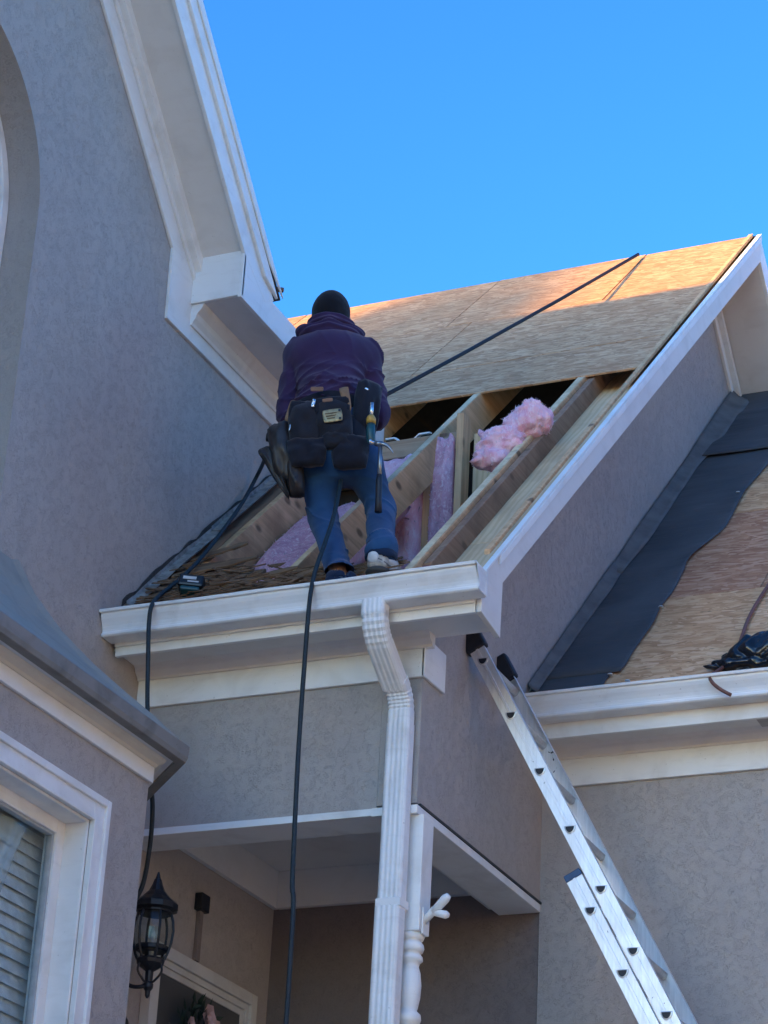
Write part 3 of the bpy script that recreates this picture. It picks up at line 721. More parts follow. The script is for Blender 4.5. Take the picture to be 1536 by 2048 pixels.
# ------------------------------------------------------------------ extension ladder leaning on the porch side wall
lad = empty('extension_ladder', (-1.0, 9.37, GROUND), 'aluminium extension ladder leaning against the porch side wall', 'ladder')
LA = math.radians(62.46); ld = Vector((math.cos(LA), 0, -math.sin(LA))); lp = Vector((math.sin(LA), 0, math.cos(LA)))   # down the ladder; away from the wall
P0 = Vector((-3.726, 9.174, 4.030))
def rail(y, s0, s1, off, w, facing, parent, name='rail'):
    # channel: web plus two flanges turned inwards
    o = P0 + lp * off; o.y = y
    mb = MB(); m = o + ld * ((s0 + s1) / 2); ay = Vector((0, 1, 0))
    mb.obox(m + ay * (.0015 * facing), ld, lp, ay, s1 - s0, w, .003)
    for s in (-1, 1): mb.obox(m + ay * (.016 * facing) + lp * (s * (w / 2 - .0015)), ld, lp, ay, s1 - s0, .003, .029)
    mb.obox(m - ay * (.002 * facing), ld, lp, ay, s1 - s0, .012, .004)
    return mb.build(name, ALU, parent, False, .001, 1)
YN, YFAR = 9.172, 9.172 + .405
Wf, Wb = .072, .074
rail(YN, -.10, 6.0, 0, Wf, 1, lad); rail(YFAR, -.10, 6.0, 0, Wf, -1, lad)
s_top = 1.11
rail(YN - .006, s_top, 6.4, -.080, Wb, 1, lad, 'base_rail'); rail(YFAR + .006, s_top, 6.4, -.080, Wb, -1, lad, 'base_rail')
def dpipe(c, r, y0, y1):
    # D-shaped hollow end ring + rung
    mb = MB(); pts = []
    for k in range(14):
        a = math.pi * k / 13; pts.append((math.cos(a) * r, -math.sin(a) * r * 1.05))
    return pts
def rung(s, off, y0, y1):
    o = P0 + lp * off + ld * s
    ho = Vector((1, 0, 0)); up = Vector((0, 0, 1))
    prof_ = [(math.cos(a) * .019, .010 - math.sin(a) * .026) for a in np.linspace(0, math.pi, 12)]
    v = []; n = len(prof_)
    for y in (y0, y1):
        v += [(o.x + a, y, o.z + b) for a, b in prof_]
    f = [(i, (i + 1) % n, (i + 1) % n + n, i + n) for i in range(n)]
    r = mesh('rung', v, f + [], ALU2, lad, False)
    # swaged collar and dark hollow at the near rail
    pv = []; 
    for sc, yy in ((1.32, y0 - .0045), (1.32, y0 + .002), (1.0, y0 - .006), (.98, y0 + .03)):
        pv += [(o.x + a * sc, yy, o.z + .0 + (b) * sc) for a, b in prof_]
    f = []
    for a_, b_ in ((1, 0), (0, 2), (2, 3)):
        f += [(a_ * n + i, a_ * n + (i + 1) % n, b_ * n + (i + 1) % n, b_ * n + i) for i in range(n)]
    mesh('collar', pv, f, ALU2, r)
    mesh('hollow', [(o.x + a * .99, y0 - .0052, o.z + b * .99) for a, b in prof_], [tuple(range(n))], BLACK, r)
    return r
for i in range(20): rung(i * .3048, 0, YN - .001, YFAR + .001)
for i in range(16): rung(s_top + .17 + i * .3048, -.080, YN - .007, YFAR + .007)
for y in (YN, YFAR):   # rubber end mitts
    f_ = 1 if y == YN else -1
    o = P0 + ld * -.13; o.y = y + .014 * f_
    MB().obox(o, ld, lp, Vector((0, 1, 0)), .13, .10, .055).build('end_mitt', BLACK, lad, False, .012)
o = P0 + lp * -.08 + ld * (s_top - .006); o.y = YN + .008
MB().obox(o, ld, lp, Vector((0, 1, 0)), .03, .076, .04).build('end_cap', m_plain('blue_plastic', (.03, .09, .20), .5), lad, False, .003)

# ------------------------------------------------------------------ organic shapes: distance fields meshed by surface nets
rng = np.random.default_rng(11)
LAT = rng.random((32, 32, 32)).astype(np.float32)
def vnoise(x, y, z):
    xi, yi, zi = np.floor(x).astype(int), np.floor(y).astype(int), np.floor(z).astype(int)
    fx, fy, fz = x - xi, y - yi, z - zi
    fx, fy, fz = [t * t * (3 - 2 * t) for t in (fx, fy, fz)]
    g = lambda a, b, c: LAT[(xi + a) % 32, (yi + b) % 32, (zi + c) % 32]
    l = lambda a, b, t: a + (b - a) * t
    return l(l(l(g(0, 0, 0), g(1, 0, 0), fx), l(g(0, 1, 0), g(1, 1, 0), fx), fy), l(l(g(0, 0, 1), g(1, 0, 1), fx), l(g(0, 1, 1), g(1, 1, 1), fx), fy), fz) - .5
class Field:
    def __init__(s, lo, hi, res):
        s.lo = np.array(lo, float); s.res = res
        s.n = np.ceil((np.array(hi) - s.lo) / res).astype(int) + 1
        s.f = np.full(s.n, 1.0, np.float32)
        s.ax = [s.lo[i] + res * np.arange(s.n[i]) for i in range(3)]
    def _sub(s, lo, hi):
        a = np.clip(((np.array(lo) - s.lo) / s.res).astype(int) - 1, 0, s.n); b = np.clip(((np.array(hi) - s.lo) / s.res).astype(int) + 2, 0, s.n)
        sl = tuple(slice(a[i], b[i]) for i in range(3))
        X, Y, Z = np.meshgrid(*[s.ax[i][sl[i]] for i in range(3)], indexing='ij', sparse=True)
        return sl, X, Y, Z
    def _put(s, sl, d, k, sub=False):
        c = s.f[sl]
        if sub: s.f[sl] = np.maximum(c, -d); return
        if k > 0:
            h = np.maximum(k - np.abs(c - d), 0) / k; s.f[sl] = np.minimum(c, d) - h * h * k * .25
        else: s.f[sl] = np.minimum(c, d)
    def cap(s, a, b, ra, rb, k=.03, flat=None, sub=False):
        a, b = np.array(a, float), np.array(b, float); m = max(ra, rb) + .06 + k
        sl, X, Y, Z = s._sub(np.minimum(a, b) - m, np.maximum(a, b) + m)
        ba = b - a; t = np.clip(((X - a[0]) * ba[0] + (Y - a[1]) * ba[1] + (Z - a[2]) * ba[2]) / max(ba @ ba, 1e-9), 0, 1)
        dx, dy, dz = X - a[0] - t * ba[0], Y - a[1] - t * ba[1], Z - a[2] - t * ba[2]
        if flat: dx, dy, dz = dx / flat[0], dy / flat[1], dz / flat[2]
        d = np.sqrt(dx * dx + dy * dy + dz * dz) - (ra + (rb - ra) * t)
        s._put(sl, d, k, sub); return s
    def ell(s, c, r, k=.03, rot=None, sub=False):
        c, r = np.array(c, float), np.array(r, float); m = r.max() + .06 + k
        sl, X, Y, Z = s._sub(c - m, c + m); x, y, z = X - c[0], Y - c[1], Z - c[2]
        if rot is not None:
            Q = np.array(rot.transposed()); x, y, z = [Q[i][0] * x + Q[i][1] * y + Q[i][2] * z for i in range(3)]
        k0 = np.sqrt((x / r[0]) ** 2 + (y / r[1]) ** 2 + (z / r[2]) ** 2); k1 = np.sqrt((x / r[0] ** 2) ** 2 + (y / r[1] ** 2) ** 2 + (z / r[2] ** 2) ** 2) + 1e-6
        s._put(sl, k0 * (k0 - 1) / k1, k, sub); return s
    def disp(s, fn):
        m = np.abs(s.f) < .06
        i = np.nonzero(m); p = [s.ax[a][i[a]] for a in range(3)]
        s.f[i] += fn(*p).astype(np.float32); return s
    def mesh(s):
        F = s.f; sg = F < 0
        nx, ny, nz = F.shape; acc = np.zeros((nx - 1, ny - 1, nz - 1, 3), np.float32); cnt = np.zeros((nx - 1, ny - 1, nz - 1), np.float32)
        quads = []
        for ax in range(3):
            a = [slice(None)] * 3; b = [slice(None)] * 3; a[ax] = slice(0, -1); b[ax] = slice(1, None)
            fa, fb = F[tuple(a)], F[tuple(b)]; cr = np.argwhere((fa < 0) != (fb < 0))
            va = fa[tuple(cr.T)]; vb = fb[tuple(cr.T)]; t = va / (va - vb)
            pos_ = cr.astype(np.float32); pos_[:, ax] += t
            o1, o2 = (ax + 1) % 3, (ax + 2) % 3; cells = []
            for d1, d2 in ((0, 0), (1, 0), (1, 1), (0, 1)):
                c = cr.copy(); c[:, o1] -= d1; c[:, o2] -= d2; cells.append(c)
            ok = np.ones(len(cr), bool)
            for c in cells: ok &= (c >= 0).all(1) & (c < np.array(cnt.shape)).all(1)
            for c in cells:
                cc = c[ok]; np.add.at(acc, tuple(cc.T), pos_[ok]); np.add.at(cnt, tuple(cc.T), 1)
            quads.append((np.stack([c[ok] for c in cells], 1), (va < 0)[ok]))
        idx = -np.ones(cnt.shape, int); w = np.argwhere(cnt > 0); idx[tuple(w.T)] = np.arange(len(w))
        V = acc[tuple(w.T)] / cnt[tuple(w.T)][:, None] * s.res + s.lo
        Q = []
        for q, fl in quads:
            i = idx[q[..., 0], q[..., 1], q[..., 2]]; i[~fl] = i[~fl][:, ::-1]; Q.append(i)
        return V, np.concatenate(Q)
def field_obj(F, name, mat, parent, xf=None):
    V, Q = F.mesh()
    if xf: V = xf(V)
    me = bpy.data.meshes.new(name); me.from_pydata(V.tolist(), [], Q.tolist())
    me.polygons.foreach_set('use_smooth', [True] * len(me.polygons)); me.materials.append(mat)
    o = bpy.data.objects.new(name, me); COL.objects.link(o)
    if parent: o.parent = parent; o.matrix_parent_inverse = parent.matrix_world.inverted()
    return o

# ------------------------------------------------------------------ the worker
YAW = math.radians(22)
PV = np.array([-math.sin(YAW), math.cos(YAW), 0]); PU = np.array([math.cos(YAW), math.sin(YAW), 0]); PW = np.array([0, 0, 1.0])
PB = np.array(on(768, 1138, 'Y', 8.53))
def JW(x, y, dv):                          # world point at forward distance dv from the heels
    d = ray(x, y); return d * ((dv + PB @ PV) / (d @ PV))
def J(x, y, dv):                           # the same in the worker's own right / forward / up frame
    p = JW(x, y, dv) - PB; return np.array([p @ PU, p @ PV, p[2]])
def toW(V): return PB + np.outer(V[:, 0], PU) + np.outer(V[:, 1], PV) + np.outer(V[:, 2], PW)
def tw(p): return Vector(PB + p[0] * PU + p[1] * PV + p[2] * PW)
rA, rK, rH = J(762, 1104, .0), J(762, 1018, .25), J(722, 915, .17)
lA, lK, lH = J(682, 1166, -.02), J(645, 1030, .22), J(635, 915, .17)
waist, chest, neck, head = J(662, 812, .23), J(661, 735, .34), J(661, 668, .42), J(662, 631, .47)
lS, rS, lE, rE = J(600, 712, .38), J(727, 712, .38), J(578, 828, .36), J(750, 828, .36)
lW_, rW_ = J(606, 868, .58), J(718, 826, .60)
SKIN = m_plain('skin', (.34, .19, .125), .55, 0, .2, 30)
man = empty('person', tuple(tw((.0, 0.05, 0))), 'worker in a dark purple hoodie and blue jeans standing at the open roof', 'person')
pel = (rH + lH) / 2
B_ = Field((-.62, -.15, -.12), (.36, .95, 1.72), .007)
hr = Matrix.Rotation(math.radians(-22), 3, 'X')
B_.ell(head, (.076, .096, .115), 0, hr).ell(head + (0, .045, -.055), (.055, .06, .065), .03, hr)
B_.ell(head + (0, .118, -.03), (.014, .024, .026), .02); B_.ell(head + (0, .10, -.075), (.028, .018, .010), .012)
for s in (-1, 1):
    B_.ell(head + (s * .035, .10, .012), (.016, .012, .010), 0, None, True); B_.ell(head + (s * .035, .088, .010), (.014, .014, .012), .004)
    B_.ell(head + (s * .082, .0, -.022), (.012, .024, .034), .008)
B_.cap(neck + (0, -.01, -.04), head + (0, -.005, -.05), .062, .056, .03)
B_.cap(neck + (0, 0, -.08), waist, .11, .105, .06); B_.cap(waist, pel, .105, .11, .05)
for S, E_, W_, sg in ((lS, lE, lW_, -1), (rS, rE, rW_, 1)):
    B_.cap(neck + (0, 0, -.05), S, .05, .05, .05); B_.cap(S, E_, .052, .042, .03); B_.cap(E_, W_, .042, .030, .02)
    d_ = W_ - E_; d_ /= np.linalg.norm(d_); pc_ = W_ + d_ * .05
    side = np.array([1.0, 0, 0]) * -sg
    B_.cap(W_, W_ + d_ * .075, .026, .034, .015, None)
    for q, (off, ln) in enumerate(((-.030, .070), (-.010, .080), (.010, .076), (.030, .060))):
        k0 = W_ + d_ * .09 + np.array([0, 0, 1.0]) * off; k1 = k0 + d_ * (ln * .5) + side * .012; k2 = k1 + side * .03 - d_ * .004
        B_.cap(k0, k1, .0115, .010, .006); B_.cap(k1, k2, .010, .0085, .003)
    B_.cap(W_ + d_ * .03 + np.array([0, 0, .03]), W_ + d_ * .075 + np.array([0, 0, .055]) + side * .02, .012, .010, .01)
for Hp, K_, A_ in ((lH, lK, lA), (rH, rK, rA)):
    B_.cap(pel, Hp, .09, .085, .05); B_.cap(Hp, K_, .078, .052, .03); B_.cap(K_, A_, .05, .036, .02); B_.cap(A_, A_ + (0, .1, -.05), .03, .025, .02)
field_obj(B_, 'body', SKIN, man, toW)

def m_cloth(name, c, c2, weave=400, bump=.25, rough=.9):
    k = NM(name, rough, spec=.15); p = k.pos()
    col = k.mix(k.ramp(k.noise(p, 6, 4, .4), [(.35, 0.0), (.7, 1.0)]), c, c2)
    k.b.inputs['Sheen Weight'].default_value = .15
    k.col(col); k.bump(k.noise(p, weave, 2), bump, .002); return k.m
HOOD = m_cloth('purple_fleece', (.046, .026, .078), (.034, .019, .058), 300, .3)
DENIM = m_cloth('blue_denim', (.024, .080, .185), (.014, .048, .122), 500, .3)
DENIMD = m_cloth('dark_denim_hem', (.012, .026, .06), (.008, .018, .045), 500, .3)
# hoodie
Hf = Field((-.62, -.15, .55), (.36, .95, 1.72), .0065)
Hf.cap(chest + (0, .02, .02), waist + (0, 0, .0), .155, .142, .08, (1.08, .84, 1.0)); Hf.cap(waist, waist + (0, -.01, -.11), .142, .148, .05, (1.12, .86, 1.0))
Hf.ell(chest + (0, -.01, .045), (.185, .125, .12), .06)
for S, E_, W_ in ((lS, lE, lW_), (rS, rE, rW_)):
    Hf.cap(neck + (0, .0, -.065), S + (0, 0, .0), .07, .078, .07); Hf.cap(S, E_, .074, .064, .016); Hf.cap(E_, W_, .064, .046, .03)
Hf.cap(neck + (0, -.02, -.02), neck + (0, .02, .02), .085, .075, .04)
def ridge(x, y, z): return 1 - 2 * np.abs(vnoise(x, y, z)) * 2
def hfold(x, y, z):
    r = z - waist[2]; low = np.clip(1.2 - np.abs(r - .05) / .19, 0, 1); cxn = x - waist[0]
    w = vnoise(x * 6 + 3, y * 6, z * 6)
    q = r + .9 * cxn * cxn                                   # folds sag towards the middle of the back
    f1 = ridge(x * 3.2 + w * .8, y * 3, (q + .22 * cxn) * 24 + w * 1.5)
    f2 = ridge(x * 4 + 7, y * 4, (q - .45 * cxn) * 19 + w * 1.2 + 5)
    arm = np.clip((np.abs(x - chest[0]) - .15) / .04, 0, 1)
    f3 = ridge(x * 5 + 2, y * 9 + z * 5, z * 12 + y * 6 + w * 2)
    up = np.clip((r - .18) / .1, 0, 1); dg = ridge(x * 9 + z * 6, y * 4, z * 5 - x * 7 + w)
    return -(f1 ** 3 * .020 + f2 ** 3 * .016) * low * (1 - .7 * arm) - arm * f3 ** 3 * .014 - up * (1 - arm) * dg ** 4 * .004 + vnoise(x * 7 + 9, y * 7, z * 7) * .012 + .012 * low
Hf.disp(hfold)
hoodie = field_obj(Hf, 'hoodie', HOOD, man, toW)
# hood bunched round the neck
G = Field((neck[0] - .22, neck[1] - .25, neck[2] - .16), (neck[0] + .22, neck[1] + .22, neck[2] + .16), .005)
N = 18
ringp = [neck + (math.sin(t) * .088, -.005 - math.cos(t) * .082, .012 + .028 * (-math.cos(t) * -1) * .6) for t in np.linspace(-2.5, 2.5, N)]
for a_, b_ in zip(ringp, ringp[1:]): G.cap(a_, b_, .028, .028, .02)
r2 = [neck + (math.sin(t) * .128, -.02 - math.cos(t) * .098, -.035 + .045 * (1 - math.cos(t)) * .5 - .012 * math.cos(t)) for t in np.linspace(-1.9, 1.9, N)]
for a_, b_ in zip(r2, r2[1:]): G.cap(a_, b_, .029, .029, .016)
G.cap(neck + (0, -.115, -.03), neck + (0, -.105, -.085), .045, .022, .03)
G.disp(lambda x, y, z: np.sin((z + .25 * np.abs(x - neck[0]) + vnoise(x * 9, y * 9, z * 9) * .05) * 190) * .0035 + vnoise(x * 22, y * 22, z * 30) * .008)
field_obj(G, 'hood', HOOD, man, toW)
# cap
K = Field(head - .16, head + .16, .005)
K.ell(head + (0, -.006, .012), (.087, .106, .108), 0, hr); K.cap(head + (0, -.03, -.055), head + (0, -.02, .0), .072, .08, .03)
K.f = np.maximum(K.f, (np.minimum(0, 0) - (np.meshgrid(*K.ax, indexing='ij')[2] - (head[2] - .075) - .55 * np.maximum(np.meshgrid(*K.ax, indexing='ij')[1] - head[1], 0) * -1 * -1 * 1.0)).astype(np.float32))
K.disp(lambda x, y, z: vnoise(x * 60, y * 60, z * 60) * .0018)
field_obj(K, 'cap', m_cloth('black_knit', (.010, .010, .014), (.007, .007, .010), 260, .6), man, toW)
# jeans
D_ = Field((-.50, -.2, -.02), (.22, .55, 1.0), .0065)
D_.cap(pel + (0, .01, .12), pel + (0, .0, .0), .13, .135, .05, (1.15, .9, 1.0)); D_.ell(pel + (0, -.03, -.01), (.165, .125, .11), .05)
for Hp, K_, A_ in ((lH, lK, lA), (rH, rK, rA)):
    D_.cap(Hp + (0, -.01, -.02), K_, .094, .063, .035); D_.cap(K_, A_ + (0, 0, .015), .063, .060, .03); D_.cap(A_ + (0, 0, .04), A_ + (0, 0, -.005), .064, .068, .02)
def jfold(x, y, z):
    out = vnoise(x * 8, y * 8, z * 8) * .012; w = vnoise(x * 7, y * 7, z * 7)
    for K_, A_ in ((lK, lA), (rK, rA)):
        near = (np.abs(x - K_[0]) < .13).astype(float)
        kn = np.clip(1.1 - np.abs(z - K_[2]) / .15, 0, 1) * near; an = np.clip(1.1 - np.abs(z - A_[2] - .05) / .10, 0, 1) * near
        out -= ridge(x * 5 + 1, y * 5, (z + .5 * (x - K_[0])) * 20 + w * 2) ** 3 * .010 * kn + ridge(x * 6 + 4, y * 5, (z - .3 * (x - A_[0])) * 26 + w * 2) ** 3 * .011 * an
    hipz = np.clip(1 - np.abs(z - pel[2] + .10) / .12, 0, 1)
    return out - ridge(x * 8 + z * 5, y * 4, z * 12 + w) ** 3 * .007 * hipz
D_.disp(jfold)
jeans = field_obj(D_, 'jeans', DENIM, man, toW)
for A_ in (lA, rA):
    f_ = Field(A_ - (.1, .1, .06), A_ + (.1, .1, .07), .004); f_.cap(A_ + (0, 0, .008), A_ + (0, 0, -.012), .0695, .071, 0); f_.cap(A_ + (0, 0, .2), A_ + (0, 0, -.3), .062, .062, 0, None, True)
    f_.disp(lambda x, y, z: vnoise(x * 25, y * 25, z * 60) * .006)
    field_obj(f_, 'trouser_hem', DENIMD, man, toW)
# shoes
SHOE = m_plain('grey_white_trainer', (.52, .50, .46), .6, 0, .45, 45, .3, 160); SOLE = m_plain('dark_rubber_sole', (.05, .05, .048), .7)
SHOEP = m_plain('silver_trainer_panel', (.62, .63, .63), .42, 0, .3, 30); SHOED = m_plain('trainer_seam_grey', (.18, .18, .18), .7)
for A_, yw in ((lA, .15), (rA, -.55)):
    c = A_ + (0, 0, -.058)
    def turn(V, c=c, yw=yw):
        q = V - c; cs, sn = math.cos(yw), math.sin(yw)
        return toW(np.stack([c[0] + q[:, 0] * cs - q[:, 1] * sn, c[1] + q[:, 0] * sn + q[:, 1] * cs, V[:, 2]], 1))
    f_ = Field(c - (.09, .12, .08), c + (.09, .30, .11), .004)
    f_.cap(c + (0, -.012, .0), c + (0, .05, -.002), .050, .052, .02); f_.cap(c + (0, -.015, .035), c + (0, .02, .05), .043, .045, .02)
    f_.cap(c + (0, .05, -.005), c + (0, .20, -.018), .050, .038, .03); f_.cap(c + (0, .18, -.02), c + (.0, .23, -.022), .040, .030, .02)
    f_.disp(lambda x, y, z: np.sin(z * 210 + y * 70) * .0016 + vnoise(x * 30, y * 30, z * 30) * .003)
    f_.f = np.maximum(f_.f, (c[2] - .036 - np.meshgrid(*f_.ax, indexing='ij')[2]).astype(np.float32))
    sh = field_obj(f_, 'shoe', SHOE, man, turn)
    g_ = Field(c - (.09, .12, .09), c + (.09, .30, .02), .004)
    g_.cap(c + (0, -.012, -.045), c + (0, .06, -.045), .056, .056, .01, (1, 1, .42)); g_.cap(c + (0, .06, -.045), c + (0, .22, -.045), .056, .042, .02, (1, 1, .42))
    field_obj(g_, 'sole', SOLE, sh, turn)
    h_ = Field(c - (.08, .1, .05), c + (.08, .12, .09), .0035)
    h_.ell(c + (0, -.056, .014), (.028, .016, .032), 0); h_.ell(c + (.044, .03, .006), (.016, .05, .018), 0); h_.ell(c + (-.044, .03, .006), (.016, .05, .018), 0)
    field_obj(h_, 'heel_panel', SHOEP, sh, turn)
    k_ = Field(c - (.08, .1, .05), c + (.08, .12, .12), .0035)
    for zz in (.036, -.006):
        rp_ = [c + (math.sin(t) * .049, .0 - math.cos(t) * .060, zz + .012 * math.cos(t * 2)) for t in np.linspace(-1.6, 1.6, 12)]
        for a_, b_ in zip(rp_, rp_[1:]): k_.cap(a_, b_, .005, .005, .002)
    field_obj(k_, 'seam_trim', SHOED, sh, turn)

# ------------------------------------------------------------------ tool belt and tools
PATCH = 0
def bx_local(px, py, dv, w, h, d, tilt=0, name='pouch', mat=None, parent=None, bevel=.01, taper=0.0, bulge=0.0, roll=0.0):
    # soft-edged block facing the camera side of the worker, sizes in photo pixels for width and height
    c = Vector(JW(px, py, dv)); s_ = 1 / 445.0
    U = Vector(PU); Vv = Vector(PV); Wv = Vector(PW)
    t = math.radians(tilt); ax = U * math.cos(t) + Wv * math.sin(t); az = Wv * math.cos(t) - U * math.sin(t)
    q = math.radians(roll); ax, Vv = ax * math.cos(q) + Vv * math.sin(q), Vv * math.cos(q) - ax * math.sin(q)
    w_, h_ = w * s_, h * s_ * 1.1
    n = 14; vtx = []; fc = []
    for side in (-1, 1):
        for i in range(n + 1):
            for j in range(n + 1):
                a, b = i / n * 2 - 1, j / n * 2 - 1
                e = (1 - a ** 4) * (1 - b ** 4)
                k = 1 - taper * (1 - b) / 2
                rr = 1 - .10 * (a * a * b * b)
                ns = float(vnoise(np.array([a * 2.1 + px]), np.array([b * 2.1 + py]), np.array([side * 1.5 + 5.5]))[0])
                vtx.append(c + ax * (a * k * w_ / 2 * rr) + az * (b * h_ / 2 * rr) + Vv * (side * d / 2 * (.35 + .65 * e) + (side < 0) * (-bulge * e) + ns * min(.03, d * .45) + float(vnoise(np.array([a * 6.1 + py]), np.array([b * 6.1 + px]), np.array([side + 3.3]))[0]) * min(.014, d * .2)))
    m = (n + 1) ** 2
    for i in range(n):
        for j in range(n):
            a = i * (n + 1) + j; fc.append((a, a + 1, a + n + 2, a + n + 1)); fc.append((m + a, m + a + n + 1, m + a + n + 2, m + a + 1))
    edge = [i * (n + 1) for i in range(n)] + [n * (n + 1) + j for j in range(n)] + [i * (n + 1) + n for i in range(n, 0, -1)] + [j for j in range(n, 0, -1)]
    for i, e in enumerate(edge):
        e2 = edge[(i + 1) % len(edge)]; fc.append((e, e2, e2 + m, e + m))
    return mesh(name, vtx, fc, mat, parent, True)
NYL = m_cloth('dark_navy_nylon', (.012, .014, .024), (.008, .009, .016), 350, .5, .75)
NYL2 = m_cloth('worn_black_nylon', (.020, .021, .030), (.011, .012, .018), 350, .5, .7)
LEA = m_plain('dark_brown_leather', (.022, .017, .016), .5, 0, .5, 14, .4, 40)
TAN = m_plain('tan_leather', (.26, .155, .085), .7, 0, .3, 30); TANP = m_plain('tan_stitched_label', (.24, .13, .08), .7)
CHROME = m_plain('bright_steel', (.75, .76, .78), .25, .9)
belt = empty('tool_belt', tuple(tw(waist + (0, 0, -.03))), 'dark nylon tool belt with bulging pouches round the worker\'s waist', 'tool belt')
wb = waist + (0, -.005, -.035); vv = []; ff = []; n = 40
for i in range(n):
    a = 2 * math.pi * i / n
    for ro, zz in ((1.0, -.03), (1.035, -.03), (1.035, .03), (1.0, .03)):
        vv.append(tw(wb + (math.cos(a) * .172 * ro, math.sin(a) * .132 * ro, zz + .012 * math.cos(a) + .01 * math.sin(a * 3))))
for i in range(n):
    j = (i + 1) % n
    for q in range(4): ff.append((i * 4 + q, j * 4 + q, j * 4 + (q + 1) % 4, i * 4 + (q + 1) % 4))
mesh('belt_strap', vv, ff, NYL, belt, False, .004)
dvb = waist[1] - .15
bx_local(660, 885, dvb + .015, 160, 108, .085, 0, 'bag', NYL, belt, taper=.1, bulge=.02)
bx_local(614, 852, dvb - .035, 78, 100, .06, 3, 'pouch', NYL2, belt, taper=.12, bulge=.015)
bx_local(668, 845, dvb - .045, 74, 100, .06, 9, 'pouch', NYL2, belt, taper=.05, bulge=.015)
bx_local(664, 812, dvb - .07, 70, 38, .02, 10, 'flap', NYL, belt)
bx_local(672, 880, dvb - .07, 56, 34, .03, 8, 'pouch', NYL2, belt, bulge=.01)
bx_local(614, 905, dvb - .06, 84, 56, .05, 6, 'pouch', NYL, belt, taper=.2, bulge=.015)
bx_local(700, 905, dvb - .045, 80, 66, .06, 3, 'pouch', NYL, belt, taper=.15, bulge=.015)
bx_local(600, 820, dvb - .055, 44, 36, .02, -6, 'flap', NYL, belt)
bx_local(733, 818, dvb + .02, 56, 112, .07, -4, 'holster', NYL, belt, taper=.1, bulge=.01, roll=25)
bx_local(583, 822, dvb - .045, 17, 44, .012, -12, 'pad', TAN, belt); bx_local(692, 798, dvb - .068, 20, 50, .012, 14, 'pad', TAN, belt, taper=.3)
bx_local(634, 778, dvb - .030, 26, 9, .006, 2, 'label_patch', TANP, belt); bx_local(655, 800, dvb - .088, 21, 7, .006, 10, 'label_patch', TANP, belt)
plate = bx_local(665, 831, dvb - .098, 39, 26, .005, 11, 'metal_plate', m_plain('brass_plate', (.42, .33, .17), .4, .3, .5, 60), belt)
for q in range(3): bx_local(662, 826 + q * 6 - q, dvb - .103, 24 - q * 4, 1.6, .002, 11, 'engraved_line', m_plain('engraving', (.10, .07, .03), .7) if q == 0 else bpy.data.materials['engraving'], plate)
for x_, y_ in ((679, 820), (680, 836)): bx_local(x_, y_, dvb - .104, 5, 5, .003, 0, 'rivet', IRON, plate)
bx_local(627, 806, dvb - .085, 7, 17, .008, -8, 'steel_clip', CHROME, belt); bx_local(581, 850, dvb - .07, 3, 24, .005, -6, 'steel_clip', CHROME, belt)
bx_local(733, 778, dvb - .03, 8, 4, .006, -20, 'steel_clip', CHROME, belt)
# leather pouch hanging at his left hip
bx_local(572, 910, dvb + .02, 56, 130, .10, 14, 'hip_pouch', LEA, belt, taper=.05, bulge=.03, roll=-20)
bx_local(590, 955, dvb + .0, 40, 78, .07, 10, 'hip_pouch', LEA, belt, taper=.2, bulge=.02)
bx_local(552, 945, dvb + .0, 30, 112, .045, 28, 'loose_flap', LEA, belt, taper=.72)
bx_local(548, 872, dvb + .05, 30, 26, .03, -10, 'loose_flap', LEA, belt)
# hand tool in the right holster
st = empty('screwdriver', tuple(JW(742, 850, dvb - .09)), 'teal and yellow handled driver standing in the belt pouch on the right hip', 'screwdriver')
TEAL = m_plain('teal_plastic', (.012, .075, .095), .4); YEL = m_plain('yellow_plastic', (.55, .33, .06), .45)
def stick(pts, rad, name, mat, parent, n=12): return MB().tube([Vector(p) for p in pts], rad, n).build(name, mat, parent, True)
dq = dvb - .09
stick([JW(743, 888, dq), JW(742, 880, dq), JW(741, 862, dq), JW(742, 848, dq)], [.012, .020, .021, .018], 'handle', TEAL, st)
stick([JW(742, 848, dq), JW(742, 838, dq), JW(742, 832, dq)], [.021, .022, .015], 'collar', YEL, st)
stick([JW(742, 834, dq), JW(744, 806, dq)], [.009, .009], 'shaft', CHROME, st)
# hammer
hm = empty('claw_hammer', tuple(JW(757, 950, dq - .02)), 'steel claw hammer with black grip hanging from the belt', 'hammer')
dh = dvb - .10
stick([JW(761, 894, dh), JW(760, 920, dh), JW(759, 955, dh)], [.009, .009, .010], 'shaft', m_plain('hammer_steel', (.30, .32, .35), .35, .85), hm)
stick([JW(759, 950, dh), JW(758, 962, dh), JW(757, 1000, dh), JW(756.5, 1024, dh)], [.012, .0145, .014, .016], 'grip', BLACK, hm)
HST = bpy.data.materials['hammer_steel']
stick([JW(738, 884, dh), JW(742, 884, dh), JW(743, 885, dh), JW(752, 887, dh)], [.013, .014, .009, .009], 'face', CHROME, hm)
stick([JW(750, 887, dh), JW(765, 888, dh)], [.012, .013], 'head', HST, hm)
for s in (-.008, .008):
    stick(spline([JW(763, 888, dh + s * .4), JW(772, 890, dh + s), JW(780, 897, dh + s * 1.2), JW(786, 906, dh + s * 1.3)], 4), [.010 - .0006 * i for i in range(13)], 'claw', HST, hm)

